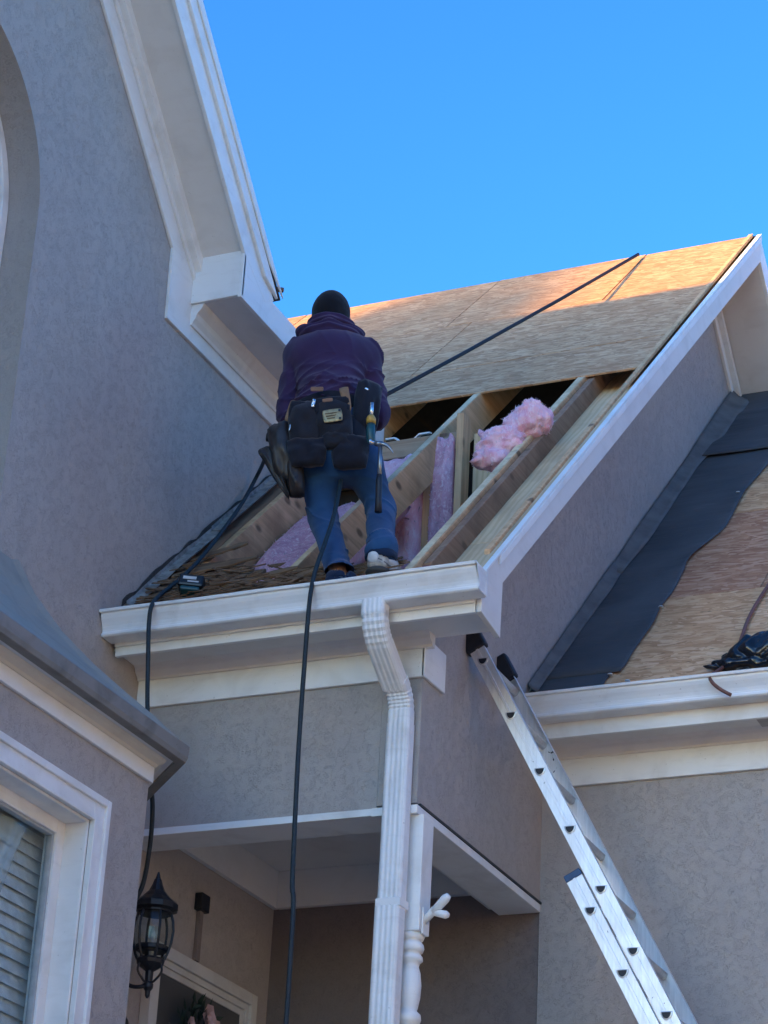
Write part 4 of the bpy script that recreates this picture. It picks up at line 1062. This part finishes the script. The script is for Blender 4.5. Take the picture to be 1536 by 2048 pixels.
# ------------------------------------------------------------------ ropes and hoses
hand = tw(rW_) + Vector((.0, .0, .02))
anchor = onroof(1278, 521, M, C) + Vector((0, -.02, .035))
rp = stick([anchor, anchor.lerp(hand, .35) - Vector((0, 0, .012)), anchor.lerp(hand, .7) - Vector((0, 0, .012)), hand, hand + Vector((-.06, .02, -.06))], .0105, 'safety_rope', ROPE, None)
tag(rp, 'taut black rope running from the roof ridge down to the worker', 'rope')
hp = [JW(690, 915, .30), JW(682, 960, .12), JW(668, 1030, .02), JW(650, 1085, -.06), JW(631, 1140, -.12)] + [on(623, 1176, 'Y', 8.288), on(618, 1215, 'Y', 8.268), on(611, 1300, 'Y', 8.264), on(597, 1500, 'Y', 8.262), on(585, 1750, 'Y', 8.26), on(572, 2048, 'Y', 8.26)]
e = hp[-1]; hp.append(Vector((e[0] - .02, e[1], GROUND + .02)))
h2 = stick(spline(hp, 8), .0098, 'hanging_rope', HOSE, None); tag(h2, 'dark teal rope hanging from between the worker\'s legs down past the porch', 'rope')
hp = [JW(600, 850, .42), JW(545, 890, .30), on(520, 940, 'X', XL + .10)]
for x_, y_, l_ in ((485, 1005, .09), (440, 1068, .08), (400, 1118, .075), (362, 1156, .07), (325, 1186, .06)): hp.append(onroof(x_, y_, M, C + l_))
hp += [on(305, 1208, 'Y', 8.288), on(298, 1245, 'Y', 8.27), on(296, 1330, 'Y', 8.268), on(295, 1420, 'Y', 8.27), on(302, 1560, 'Y', 8.30), on(305, 1620, 'Y', 8.36), on(300, 1690, 'Y', 8.40), on(287, 1765, 'Y', 8.42), on(268, 1805, 'Y', 8.42), on(240, 1860, 'Y', 8.40)]
e = hp[-1]; hp.append(Vector((e[0] - .02, e[1] + .05, e[2] - .6))); hp.append(Vector((e[0] - .02, e[1] + .05, GROUND + .02)))
h1 = stick(spline(hp, 8), .0098, 'hanging_rope', HOSE, None); tag(h1, 'dark teal rope draped over the gutter\'s left end beside the grey wall', 'rope')

# ------------------------------------------------------------------ cordless driver lying at the eave
dr = empty('cordless_driver', tuple(onroof(380, 1180, M, C)), 'black and teal cordless driver lying at the roof edge, battery towards the viewer', 'power tool')
U = Vector((.93, .30, -.1)).normalized(); W_ = Vector((-.05, .30, .95)).normalized(); V_ = W_.cross(U).normalized()
c = onroof(382, 1196, M, C) + Vector((0, 0, .055))
b_ = MB().obox(c, U, V_, W_, .115, .10, .066).build('battery', m_plain('black_plastic', (.012, .013, .016), .35), dr, False, .01)
MB().obox(c - V_ * .0505 + W_ * .008 - U * .006, U, V_, W_, .06, .002, .016).build('label', m_plain('white_print', (.6, .62, .64), .5), b_)
MB().obox(c - V_ * .0505 - W_ * .012 + U * .012, U, V_, W_, .05, .002, .008).build('label', bpy.data.materials['white_print'], b_)
MB().obox(c + W_ * .0312 - U * .012, U, V_, W_, .07, .05, .002).build('label', bpy.data.materials['white_print'], b_)
MB().obox(c - W_ * .040, U, V_, W_, .088, .085, .024).build('battery_foot', TEAL, dr, False, .008)
stick([c - W_ * .045 + V_ * .02, c - W_ * .06 + V_ * .05 + U * .05, c - W_ * .055 + V_ * .07 + U * .13], [.024, .021, .022], 'handle', TEAL, dr)
stick([c - W_ * .04 + V_ * .03 + U * .14, c - W_ * .06 + V_ * .14 + U * .16], [.032, .030], 'motor_housing', TEAL, dr)

# ------------------------------------------------------------------ roofing felt on the lower right roof
def felt(y0, y1, edge, label, lift, seed, x_in=XS + .004):
    ny, nx = 46, 16; vv = []; ff = []
    for i in range(ny + 1):
        y = y0 + (y1 - y0) * i / ny; xe = edge(y) + float(vnoise(np.array([y * 5.0 + seed]), np.array([.5]), np.array([.5]))[0]) * .05
        for j in range(nx + 1):
            t = j / nx; x = x_in + (xe - x_in) * t
            r = float(vnoise(np.array([x * 3 + seed]), np.array([y * 6.5]), np.array([seed * 1.1]))[0])
            z = M2 * y + C2 + lift + .012 + r * .026 + (.012 * max(0, t - .8) / .2) * (math.sin(y * 9 + seed) * .5 + .3)
            vv.append((x, y, z))
    for i in range(ny):
        for j in range(nx):
            a = i * (nx + 1) + j; ff.append((a, a + 1, a + nx + 2, a + nx + 1))
    o = mesh('felt_strip', vv, ff, FELT, None, True)
    m = o.modifiers.new('thickness', 'SOLIDIFY'); m.thickness = .003; m.offset = 1
    return tag(o, label, 'roofing felt', 'strips of felt on the lower roof')
fe_y = [9.9, 10.1, 10.5, 11.0, 11.16, 11.54, 12.0, 12.39, 13.0, 14.5]; fe_x = [-3.40, -3.37, -3.36, -3.39, -3.40, -3.30, -3.31, -3.27, -3.2, -3.1]
fedge = lambda y: float(np.interp(y, fe_y, fe_x))
f3 = felt(12.60, 14.3, lambda y: fedge(y) - .02, 'dark felt strip at the top of the lower roof, nearest the gable trim', .022, 3.3)
f2 = felt(10.04, 12.72, fedge, 'long dark felt strip covering the middle of the lower roof by the side wall', .006, 7.7)
f1 = felt(9.915, 10.12, lambda y: fedge(y) - .03, 'short dark felt strip at the gutter of the lower right roof', 0.0, 1.9)
CAPW = m_plain('white_button_cap', (.75, .76, .78), .5)
for px, py, f_ in ((1388, 873, f2), (1476, 985, f2), (1220, 1349, f2), (1322, 1214, f2), (1255, 1362, f1)):
    p = onroof(px, py, M2, C2 + .025); MB().lathe([(.013, 0), (.011, .004), (.004, .006)], p, 12).build('button_cap', CAPW, f_)
# felt turned up against the stucco
def upturn(y0, y1, h, out, seed, grow):
    vv = []; ff = []; n = 50; prof_ = [(0.0, 1.0), (.15, .75), (.35, .45), (.7, .18), (1.0, .05)]
    for i in range(n + 1):
        y = y0 + (y1 - y0) * i / n; w = float(vnoise(np.array([y * 3.1 + seed]), np.array([1.5]), np.array([.5]))[0])
        g_ = 1 + grow * i / n; hh = h * g_ * (1 + .6 * w); oo = out * g_ * (1 + .9 * w)
        for a, b in prof_: vv.append((XS + .008 + oo * a + (.012 * w if b > .9 else 0), y, M2 * y + C2 + .02 + hh * b))
    m = len(prof_)
    for i in range(n):
        for j in range(m - 1): ff.append((i * m + j, i * m + j + 1, (i + 1) * m + j + 1, (i + 1) * m + j))
    o = mesh('turned_up_edge', vv, ff, FELTG, f2, True); q = o.modifiers.new('thickness', 'SOLIDIFY'); q.thickness = .003
upturn(9.92, 11.15, .045, .045, 2.2, .4); upturn(11.1, 13.5, .05, .06, 8.4, 1.0)

# bin bag and cord on the lower roof
bc = on(1498, 1322, 'Y', 10.02)
F_ = Field((bc.x - .25, bc.y - .22, bc.z - .12), (bc.x + .55, bc.y + .35, bc.z + .25), .008)
for dx, dy, dz, r in ((0, 0, .0, .075), (.12, .02, .02, .10), (.28, .03, .0, .11), (.06, .05, .04, .07), (-.09, -.03, -.03, .04), (.42, .05, .0, .09)): F_.ell((bc.x + dx, bc.y + dy, bc.z + dz), (r * 1.45, r * 1.2, r * 1.25), .06)
F_.cap((bc.x - .1, bc.y - .04, bc.z - .04), (bc.x - .20, bc.y - .08, bc.z - .035), .025, .008, .03); F_.cap((bc.x + .0, bc.y, bc.z + .06), (bc.x - .03, bc.y, bc.z + .125), .03, .008, .03)
def crinkle(x, y, z):
    w = vnoise(x * 7, y * 7, z * 7); return -np.abs(vnoise(x * 16 + w * 2, y * 16, z * 16 + w * 3)) * .05 + np.abs(vnoise(x * 38 + w * 4, y * 34, z * 38)) * .016 + .008
F_.disp(crinkle)
o = field_obj(F_, 'bin_bag', BAG, None); tag(o, 'crumpled shiny black plastic bag lying by the right gutter', 'plastic bag')
cp = [onroof(1560, 1140, M2, C2 + .03), onroof(1530, 1180, M2, C2 + .025), onroof(1500, 1230, M2, C2 + .025), onroof(1483, 1275, M2, C2 + .03), onroof(1470, 1310, M2, C2 + .03), onroof(1445, 1335, M2, C2 + .03), on(1422, 1352, 'Y', 9.83), on(1424, 1364, 'Y', 9.775), on(1440, 1378, 'Y', 9.77), on(1462, 1390, 'Y', 9.775)]
o = stick(spline(cp, 8), .0085, 'power_cord', CORD, None); tag(o, 'thin reddish brown cord trailing over the right gutter', 'cord')

# ------------------------------------------------------------------ insulation
def batt(x0, x1, z0, z1, y, label, mat, puff=.05, seed=0, lean=0.0):
    nx, nz = 16, 30; vv = []; ff = []
    for s_ in (0, 1):
        for i in range(nx + 1):
            for j in range(nz + 1):
                a, b = i / nx, j / nz
                w = float(vnoise(np.array([a * 2.5 + seed]), np.array([b * 5.0]), np.array([seed * .7]))[0]); w2 = float(vnoise(np.array([a * 7 + seed]), np.array([b * 16.0]), np.array([4.2]))[0])
                e = (1 - (2 * a - 1) ** 4) * (1 - (2 * b - 1) ** 6)
                yy = y + .10 * s_ - (1 - s_) * (puff * e * (1 + 1.2 * w) + .03 * w + .016 * w2) + lean * b
                xx = x0 + (x1 - x0) * a + (.02 * w if i in (0, nx) else .0)
                vv.append((xx, yy, z0 + (z1 - z0) * b + (.04 * w + .03 * w2 if j == nz else 0)))
    m = (nx + 1) * (nz + 1)
    for i in range(nx):
        for j in range(nz):
            a = i * (nz + 1) + j; ff.append((a, a + nz + 1, a + nz + 2, a + 1)); ff.append((m + a, m + a + 1, m + a + nz + 2, m + a + nz + 1))
    ed = [i * (nz + 1) for i in range(nx)] + [nx * (nz + 1) + j for j in range(nz)] + [i * (nz + 1) + nz for i in range(nx, 0, -1)] + [j for j in range(nz, 0, -1)]
    for i, e in enumerate(ed): e2 = ed[(i + 1) % len(ed)]; ff.append((e, e2, e2 + m, e + m))
    o = mesh('insulation_batt', vv, ff, mat, None, True)
    return tag(o, label, 'insulation', 'pink batts in the opened roof')
batt(-4.80, -4.50, 4.4, 5.64, 10.12, 'bright pink insulation batt behind the worker\'s right leg', PINK, .05, 1.3)
batt(-4.445, -4.325, 4.4, 5.74, 10.14, 'narrow dusty purple-pink insulation batt between two upright studs', PINKD, .03, 5.1)
batt(-5.005, -4.72, 4.16, 5.30, 8.78, 'dusty pink insulation batt sloping beside the worker\'s left leg', PINKD, .05, 9.4, 1.14)
batt(-4.70, -4.51, 4.12, 5.30, 8.80, 'pink insulation batt seen between the worker\'s legs', PINK, .04, 3.9, 1.16)
F_ = Field((-4.45, 9.45, 5.1), (-3.60, 10.35, 6.25), .009)
for px, py, r, Y in ((966, 925, 24, 9.82), (990, 893, 30, 9.85), (1012, 885, 40, 9.88), (1030, 852, 30, 9.93), (1046, 842, 36, 9.94), (1062, 835, 34, 9.98), (1075, 842, 24, 9.97), (992, 922, 28, 9.80), (1020, 895, 26, 9.86)):
    F_.ell(on(px, py, 'Y', Y), (r / 420, r / 420, r / 430), .05)
F_.cap(on(978, 880, 'Y', 9.88), on(936, 832, 'Y', 9.95), .016, .003, .02)
F_.disp(lambda x, y, z: vnoise(x * 11, y * 11, z * 11) * .06 - np.abs(vnoise(x * 20 + y * 9, y * 20, z * 34)) * .05 + .012 + vnoise(x * 60, y * 60, z * 60) * .010)
o = field_obj(F_, 'insulation_batt', PINK, None); tag(o, 'loose torn wad of pink insulation hanging over the outer rafter', 'insulation', 'pink batts in the opened roof')

def fuzz(o, n, seed, ln=.035):
    r_ = random.Random(seed); me = o.data; mb = MB(); N_ = len(me.polygons)
    for _ in range(n):
        p_ = me.polygons[r_.randrange(N_)]; c_ = o.matrix_world @ p_.center
        d_ = (p_.normal + Vector((r_.gauss(0, .9), r_.gauss(0, .9), r_.gauss(0, .9)))).normalized(); t_ = d_.cross(Vector((r_.gauss(0, 1), r_.gauss(0, 1), r_.gauss(0, 1)))).normalized()
        l_ = ln * r_.uniform(.4, 1.5); w_ = .0011 * r_.uniform(.6, 1.6); m_ = c_ + d_ * l_ * .5 + t_ * l_ * .2; e_ = c_ + d_ * l_ * .75 + t_ * l_ * .6
        s_ = d_.cross(t_) * w_
        mb.add([c_ - s_, c_ + s_, m_ + s_, m_ - s_, e_], [(0, 1, 2, 3), (3, 2, 4)])
    f_ = mb.build('loose_fibres', FIB, o); f_['kind'] = 'stuff'
FIB = m_plain('pale_pink_fibre', (.88, .70, .76), .9)
bpy.context.view_layer.update()
for i_, o_ in enumerate([q for q in COL.objects if q.name.startswith('insulation_batt')]): fuzz(o_, 1500, i_, .013)

# ------------------------------------------------------------------ step flashing and torn edges along the left wall, splinters
fl0 = None
for i in range(6):
    y0 = 8.50 + i * .235; y1 = y0 + .27; n = 10; vv = []; ff = []
    for k in range(n + 1):
        y = y0 + (y1 - y0) * k / n; w = float(vnoise(np.array([y * 9.0]), np.array([i * 1.7]), np.array([.3]))[0])
        z = zr(y) + .028 + i % 2 * .004
        vv += [(XL + .006 + .006 * (w + .5), y, z + .035 + .02 * w), (XL + .010, y, z + .012), (XL + .045, y, z + .006 + .012 * w), (XL + .068 + .03 * w, y, z + .006 + .03 * w)]
    for k in range(n):
        for q in range(3): ff.append((k * 4 + q, k * 4 + q + 1, k * 4 + q + 5, k * 4 + q + 4))
    o = mesh('step_flashing', vv, ff, TIN, house, False); m = o.modifiers.new('thickness', 'SOLIDIFY'); m.thickness = .002
# strip of torn dark paper above it
vv = []; ff = []
for k in range(61):
    y = 8.47 + 1.5 * k / 60; w = float(vnoise(np.array([y * 14.0]), np.array([2.2]), np.array([.3]))[0])
    z = zr(y) + .028
    vv += [(XL + .003, y, z + .02), (XL + .006 + .012 * abs(w), y, z + .055 + .04 * w)]
mesh('torn_paper_edge', vv, [(2 * k, 2 * k + 1, 2 * k + 3, 2 * k + 2) for k in range(60)], SHINGLE, house).modifiers.new('thickness', 'SOLIDIFY').thickness = .004
# scorched brown crumble at the gutter's left end
F_ = Field((XL - .0, 8.30, 4.03), (XL + .20, 8.52, 4.2), .006)
for k in range(8): F_.ell((XL + .02 + .02 * k, 8.40 + .012 * (k % 3), 4.085 + .012 * random.random()), (.02, .03, .025), .02)
F_.disp(lambda x, y, z: vnoise(x * 60, y * 60, z * 60) * .02)
o = field_obj(F_, 'rotted_wood', m_plain('rotted_brown_wood', (.07, .028, .016), .95, 0, .5, 40), None); tag(o, 'dark brown rotted wood sticking out of the gutter\'s left end', 'rotted wood')
mb = MB(); rs = random.Random(3)
for k in range(420):
    x = rs.uniform(-5.12, -4.35) if k < 300 else rs.uniform(-4.4, -3.9); y = (8.50 + abs(rs.gauss(0, .17))) if x < -4.5 else rs.uniform(8.48, 8.62)
    if y > (8.74 if x > -4.98 else 9.0): continue
    L_ = rs.uniform(.03, .17); a = rs.gauss(0, .35); p = Vector((x, y, zr(y) + .018 + rs.uniform(0, .03)))
    dx = Vector((math.cos(a), math.sin(a) * .72, math.sin(a) * .69 + rs.gauss(0, .12))).normalized(); up = Vector((0, -.69, .72)); dy = up.cross(dx).normalized()
    mb.obox(p, dx, dy, dx.cross(dy), L_, rs.uniform(.004, .016), rs.uniform(.002, .006))
o = mb.build('wood_splinters', m_plain('torn_wood_fibre', (.22, .13, .075), .9, 0, .6, 25), None); tag(o, 'torn brown wood splinters strewn along the roof edge', 'debris', kind='stuff')
# torn board ends in front of the first rafter
for k, (px, py, dx_, ln, w) in enumerate(((440, 1105, 20, .28, .035), (430, 1135, 8, .42, .04), (600, 1152, 24, .22, .02), (520, 1155, 10, .36, .03))):
    p = onroof(px, py, M, C + .03); a = math.radians(dx_); ax = Vector((math.cos(a), math.sin(a) * .72, math.sin(a) * .69)); up = Vector((0, -.69, .72)); ay = up.cross(ax)
    vv = []; n = 9
    for i in range(n + 1):
        t = i / n - .5
        ww = w * (1 - abs(t * 1.7) ** 3) * (.7 + .6 * rs.random()) + .002
        for q, hh in ((-1, 0), (1, 0), (1, .008), (-1, .008)): vv.append(p + ax * (t * ln) + ay * (q * ww) + up * (hh + .02 * t))
    ff = [(i * 4 + q, i * 4 + (q + 1) % 4, i * 4 + 4 + (q + 1) % 4, i * 4 + 4 + q) for i in range(n) for q in range(4)] + [(0, 1, 2, 3), (n * 4, n * 4 + 1, n * 4 + 2, n * 4 + 3)]
    mesh('torn_board', vv, ff, OLDW, house)
# short brown pipe end beyond the left roof tip
pt = on(549, 580, 'Y', 9.25)
o = stick([pt + Vector((-.05, 0, 0)), pt + Vector((.012, 0, .002)), pt + Vector((.045, .01, -.004))], [.012, .014, .013], 'pipe_stub', m_plain('brown_pipe', (.22, .10, .06), .5), None); tag(o, 'short brown pipe end sticking out past the left roof tip', 'pipe')

# ------------------------------------------------------------------ wall lantern on the porch's left wall
lc = Vector((-5.03, 8.765, 0))
lan = empty('wall_lantern', (lc.x, lc.y, 2.5), 'black lantern with curved glass and pointed cap on the porch wall', 'lantern')
def hexring(prof_, name, mat, parent, n=6, rot=.3, smooth=False):
    vv = []; ff = []
    for r, z in prof_:
        for k in range(n):
            a = 2 * math.pi * k / n + rot; vv.append((lc.x + r * math.cos(a), lc.y + r * math.sin(a), z))
    for i in range(len(prof_) - 1):
        for k in range(n): ff.append((i * n + k, i * n + (k + 1) % n, (i + 1) * n + (k + 1) % n, (i + 1) * n + k))
    ff += [tuple(range(n)), tuple((len(prof_) - 1) * n + k for k in range(n))]
    return mesh(name, vv, ff, mat, parent, smooth)
hexring([(.074, 2.862), (.098, 2.872), (.098, 2.895), (.092, 2.902), (.062, 2.925), (.035, 2.955), (.022, 2.985), (.016, 3.005), (.012, 3.01), (.008, 3.025), (.003, 3.04)], 'cap', IRON, lan, 12)
hexring([(.070, 2.852), (.078, 2.856), (.078, 2.872), (.070, 2.872)], 'collar', IRON, lan, 12)
gp = [(.068, 2.858), (.080, 2.82), (.084, 2.78), (.080, 2.73), (.066, 2.68), (.055, 2.655)]
hexring(gp, 'glass', GLASS, lan, 12)
for k in range(6):
    a = 2 * math.pi * k / 6 + .3
    MB().tube([(lc.x + (r + .003) * math.cos(a), lc.y + (r + .003) * math.sin(a), z) for r, z in gp], .0055, 6).build('rib', IRON, lan)
hexring([(.062, 2.69), (.072, 2.695), (.072, 2.712), (.066, 2.712)], 'band', IRON, lan, 12)
hexring([(.054, 2.66), (.062, 2.652), (.058, 2.636), (.04, 2.62), (.018, 2.605), (.016, 2.56), (.022, 2.55), (.022, 2.535), (.012, 2.52), (.010, 2.5), (.004, 2.49)], 'base', IRON, lan, 12)
MB().lathe([(.008, 2.66), (.013, 2.70), (.013, 2.76), (.006, 2.80)], lc, 10).build('bulb', m_plain('clear_bulb', (.55, .55, .5), .2), lan, True)
stick(spline([lc + Vector((0, 0, 2.55)), lc + Vector((-.03, -.02, 2.535)), lc + Vector((-.08, -.03, 2.545)), lc + Vector((-.12, -.03, 2.60)), Vector((XL, lc.y - .02, 2.66))], 6), .009, 'arm', IRON, lan)
for k in range(3):
    a = k * 2.1; stick(spline([lc + Vector((.05 * math.cos(a), .05 * math.sin(a), 2.64)), lc + Vector((.058 * math.cos(a), .058 * math.sin(a), 2.60)), lc + Vector((.03 * math.cos(a), .03 * math.sin(a), 2.565)), lc + Vector((.012 * math.cos(a), .012 * math.sin(a), 2.555))], 5), .005, 'scroll', IRON, lan)
MB().box(XL, XL + .015, lc.y - .055, lc.y + .035, 2.56, 2.80).build('wall_plate', IRON, lan, False, .004)

# ------------------------------------------------------------------ front door on the porch's left wall
DOOR = m_plain('dark_grey_green_door', (.085, .085, .082), .55, 0, .2, 6)
dy0, dy1, dzt = 8.97, 9.98, 2.81
door = MB().box(XL + .002, XL + .02, dy0 + .1, dy1 - .1, .3, dzt - .1).build('door', DOOR, house)
TRIMD = m_paint('door_trim_paint', (.62, .60, .55), (.30, .26, .22), .3)
for (w, x1, off) in ((.055, .05, 0), (.03, .036, .055), (.03, .026, .085)):
    mb = MB(); a, b, t = dy0 + off, dy1 - off, dzt - off
    mb.box(XL + .001, XL + x1, a, a + w, .3, t); mb.box(XL + .001, XL + x1, b - w, b, .3, t); mb.box(XL + .001, XL + x1, a + w, b - w, t - w, t)
    mb.build('casing', TRIMD, door, False, .003)
mb = MB().box(XL + .02, XL + .03, dy0 + .22, dy1 - .22, 1.4, 2.5); mb.build('panel', DOOR, door, False, .006)
# dark upright bar and black block above it on the porch wall
part(MB().box(XL + .001, XL + .022, 9.40, 9.435, 2.83, 3.07), 'wall_bar', STUCCO_IN, .003); part(MB().box(XL + .001, XL + .04, 9.375, 9.455, 3.06, 3.14), 'wall_block', IRON, .004)
# wreath
wr = empty('door_wreath', (XL + .06, 9.37, 2.45), 'dark leafy wreath with a pale pink rose on the front door', 'wreath')
LEAF = m_plain('dark_green_leaf', (.02, .045, .028), .6, 0, .5, 20); ROSE = m_plain('pale_rose_petal', (.55, .36, .33), .8)
mb = MB()
for k in range(150):
    a = rs.uniform(0, 2 * math.pi); r = .15 + rs.gauss(0, .03); p = Vector((XL + .05 + rs.uniform(0, .05), 9.37 + r * math.cos(a), 2.42 + r * math.sin(a)))
    dx = Vector((rs.uniform(.1, .5), math.cos(a + rs.gauss(0, .6)), math.sin(a + rs.gauss(0, .6)))).normalized(); dy = dx.cross(Vector((1, .2, .1))).normalized()
    l = rs.uniform(.04, .085); w = l * .28; n_ = dx.cross(dy) * .006
    mb.add([p, p + dx * l * .5 + dy * w + n_, p + dx * l, p + dx * l * .5 - dy * w + n_], [(0, 1, 2), (0, 2, 3)])
mb.build('leaves', LEAF, wr)
def rose(c, r, name):
    mb = MB()
    for q in range(3):
        for k in range(5):
            a = 2 * math.pi * k / 5 + q * .6; rr = r * (1 - q * .3)
            o_ = Vector((.25 + q * .3, math.cos(a), math.sin(a))).normalized(); t = Vector((0, -math.sin(a), math.cos(a))); b = Vector((1, 0, 0))
            P = [c + o_ * rr * .25 - t * rr * .2, c + o_ * rr * .25 + t * rr * .2, c + o_ * rr * .8 + t * rr * .62, c + o_ * rr + b * rr * .12, c + o_ * rr * .8 - t * rr * .62]
            mb.add(P, [(0, 1, 2, 3, 4)])
    mb.build(name, ROSE, wr)
rose(Vector((XL + .12, 9.36, 2.555)), .06, 'rose'); rose(Vector((XL + .11, 9.47, 2.53)), .04, 'rose'); rose(Vector((XL + .10, 9.25, 2.50)), .035, 'rose')
bell = MB().lathe([(.028, 0), (.03, .012), (.02, .02)], (0, 0, 0), 16).build('door_bell', IRON, None)
bell.matrix_world = Matrix.Translation((-5.10, 8.70, 2.37)) @ Matrix.Rotation(math.radians(90), 4, 'Y'); tag(bell, 'small round dark bell on the porch wall below the lantern', 'door bell')

# ------------------------------------------------------------------ flag pole bracket on the post
fb = empty('flag_bracket', (-3.78, 8.78, 2.72), 'white two-socket flag pole bracket on the porch corner post', 'bracket')
bp = Vector((pc[0] + .056, pc[1] - .01, 2.735))
MB().obox(bp + Vector((.004, 0, 0)), (1, 0, 0), (0, 1, 0), (0, 0, 1), .008, .05, .11).build('plate', WHITE, fb, False, .003)
stick([bp, bp + Vector((.05, -.01, .045)), bp + Vector((.055, -.011, .05))], [.014, .017, .013], 'boss', WHITE, fb)
stick([bp + Vector((.045, -.01, .035)), bp + Vector((.10, -.02, .085)), bp + Vector((.115, -.022, .098))], [.017, .019, .012], 'socket', WHITE, fb)
stick([bp + Vector((.045, -.01, .035)), bp + Vector((.10, -.01, .02)), bp + Vector((.112, -.01, .017))], [.014, .017, .010], 'socket', WHITE, fb)

# ------------------------------------------------------------------ unseen house added on the right to bounce warm sun onto the walls
nh = empty('sun_bounce_house', (12.5, 2, GROUND), 'unseen cream sided house added to bounce sunlight, with a dark gable roof', 'house')
SID = NM('cream_siding', .7); p_ = SID.pos((0, 0, 1)); wv = SID.n.new('ShaderNodeTexWave'); wv.bands_direction = 'Z'; wv.wave_profile = 'SAW'; wv.inputs['Scale'].default_value = 1.25; SID.l.new(p_, wv.inputs['Vector'])
SID.col((.62, .58, .52)); SID.bump(wv.outputs['Fac'], .6, .02)
nx0, nx1, ny0, ny1, nz = 8.0, 17.0, -9.0, 14.0, 5.6
MB().box(nx0, nx1, ny0, ny1, GROUND, nz).build('wall', SID.m, nh)
MB().prism([(nx0 - .5, nz - .3), ((nx0 + nx1) / 2, nz + 4.2), (nx1 + .5, nz - .3), (nx1 + .5, nz - .1), ((nx0 + nx1) / 2, nz + 4.5), (nx0 - .5, nz - .1)], 'Y', ny0 - .5, ny1 + .5).build('roof', SHINGLE, nh)
MB().prism([(nx0, nz), ((nx0 + nx1) / 2, nz + 4.15), (nx1, nz)], 'Y', ny0 + .01, ny1 - .01).build('gable', SID.m, nh)
for yy in (-6.5, -2.5, 1.5, 5.5, 9.5):
    for zz in (-.6, 2.6):
        f_ = MB().box(nx0 - .04, nx0 + .02, yy, yy + 1.1, zz, zz + 1.6).build('window', WHITE, nh)
        MB().box(nx0 - .05, nx0 - .041, yy + .08, yy + 1.02, zz + .08, zz + 1.52).build('pane', m_plain('dark_window_pane', (.05, .06, .07), .1) if 'dark_window_pane' not in bpy.data.materials else bpy.data.materials['dark_window_pane'], f_)

# ------------------------------------------------------------------ unseen evergreens added to block low sun, heights shaping the sun patch
NEED = m_plain('evergreen_foliage', (.035, .058, .028), .8, 0, .5, 3); BARK = m_plain('bark', (.09, .065, .045), .9)
perp = Vector((-SUN_DIR.y, SUN_DIR.x, 0)); tc = Vector((-4.2, 12, 0)) + SUN_DIR * 34
tree_h = [14.0, 14.2, 14.1, 14.6, 14.5, 12.2, 13.6, 13.8, 13.6, 13.4]
place = ['leftmost', 'second', 'third', 'fourth', 'fifth', 'sixth', 'seventh', 'eighth', 'ninth', 'last']
for k, hh in enumerate(tree_h):
    off = (k - 4.5) * 2.5 + rs.uniform(-.3, .3); base = tc + perp * off + SUN_DIR * rs.uniform(-1, 1.5); base.z = GROUND
    t = empty('sun_block_evergreen', tuple(base), f'tall dense unseen evergreen added to block low sun, {place[k]} in the row', 'tree', 'added row of sun-blocking evergreens')
    top = hh - GROUND
    MB().tube([base, base + Vector((0, 0, top * .5)), base + Vector((0, 0, top * .95))], [.22, .14, .02], 8).build('trunk', BARK, t)
    mb = MB(); rad = lambda z: 1.75 * (1 - (max(0, z - .55) / .45) ** 2.2) * min(1, .55 + z * 2)
    n = 14; prof_ = [(max(.04, rad(i / 16) * .62), .25 + (top - .7) * i / 16) for i in range(17)]
    mb.lathe(prof_, base, n)
    for q in range(5200):
        z = rs.random() ** .8; a = rs.uniform(0, 2 * math.pi); r = rad(z) * rs.uniform(.45, 1.08)
        p = base + Vector((r * math.cos(a), r * math.sin(a), .2 + (top - .2) * z + (rs.uniform(0, .5) if z > .93 else 0)))
        dx = Vector((math.cos(a) * .7, math.sin(a) * .7, rs.uniform(.2, 1.2))).normalized(); dy = dx.cross(Vector((rs.gauss(0, 1), rs.gauss(0, 1), rs.gauss(0, 1)))).normalized()
        l = rs.uniform(.16, .34); w = l * .32
        mb.add([p, p + dx * l * .5 + dy * w, p + dx * l, p + dx * l * .5 - dy * w], [(0, 1, 2, 3)])
    mb.build('crown', NEED, t)
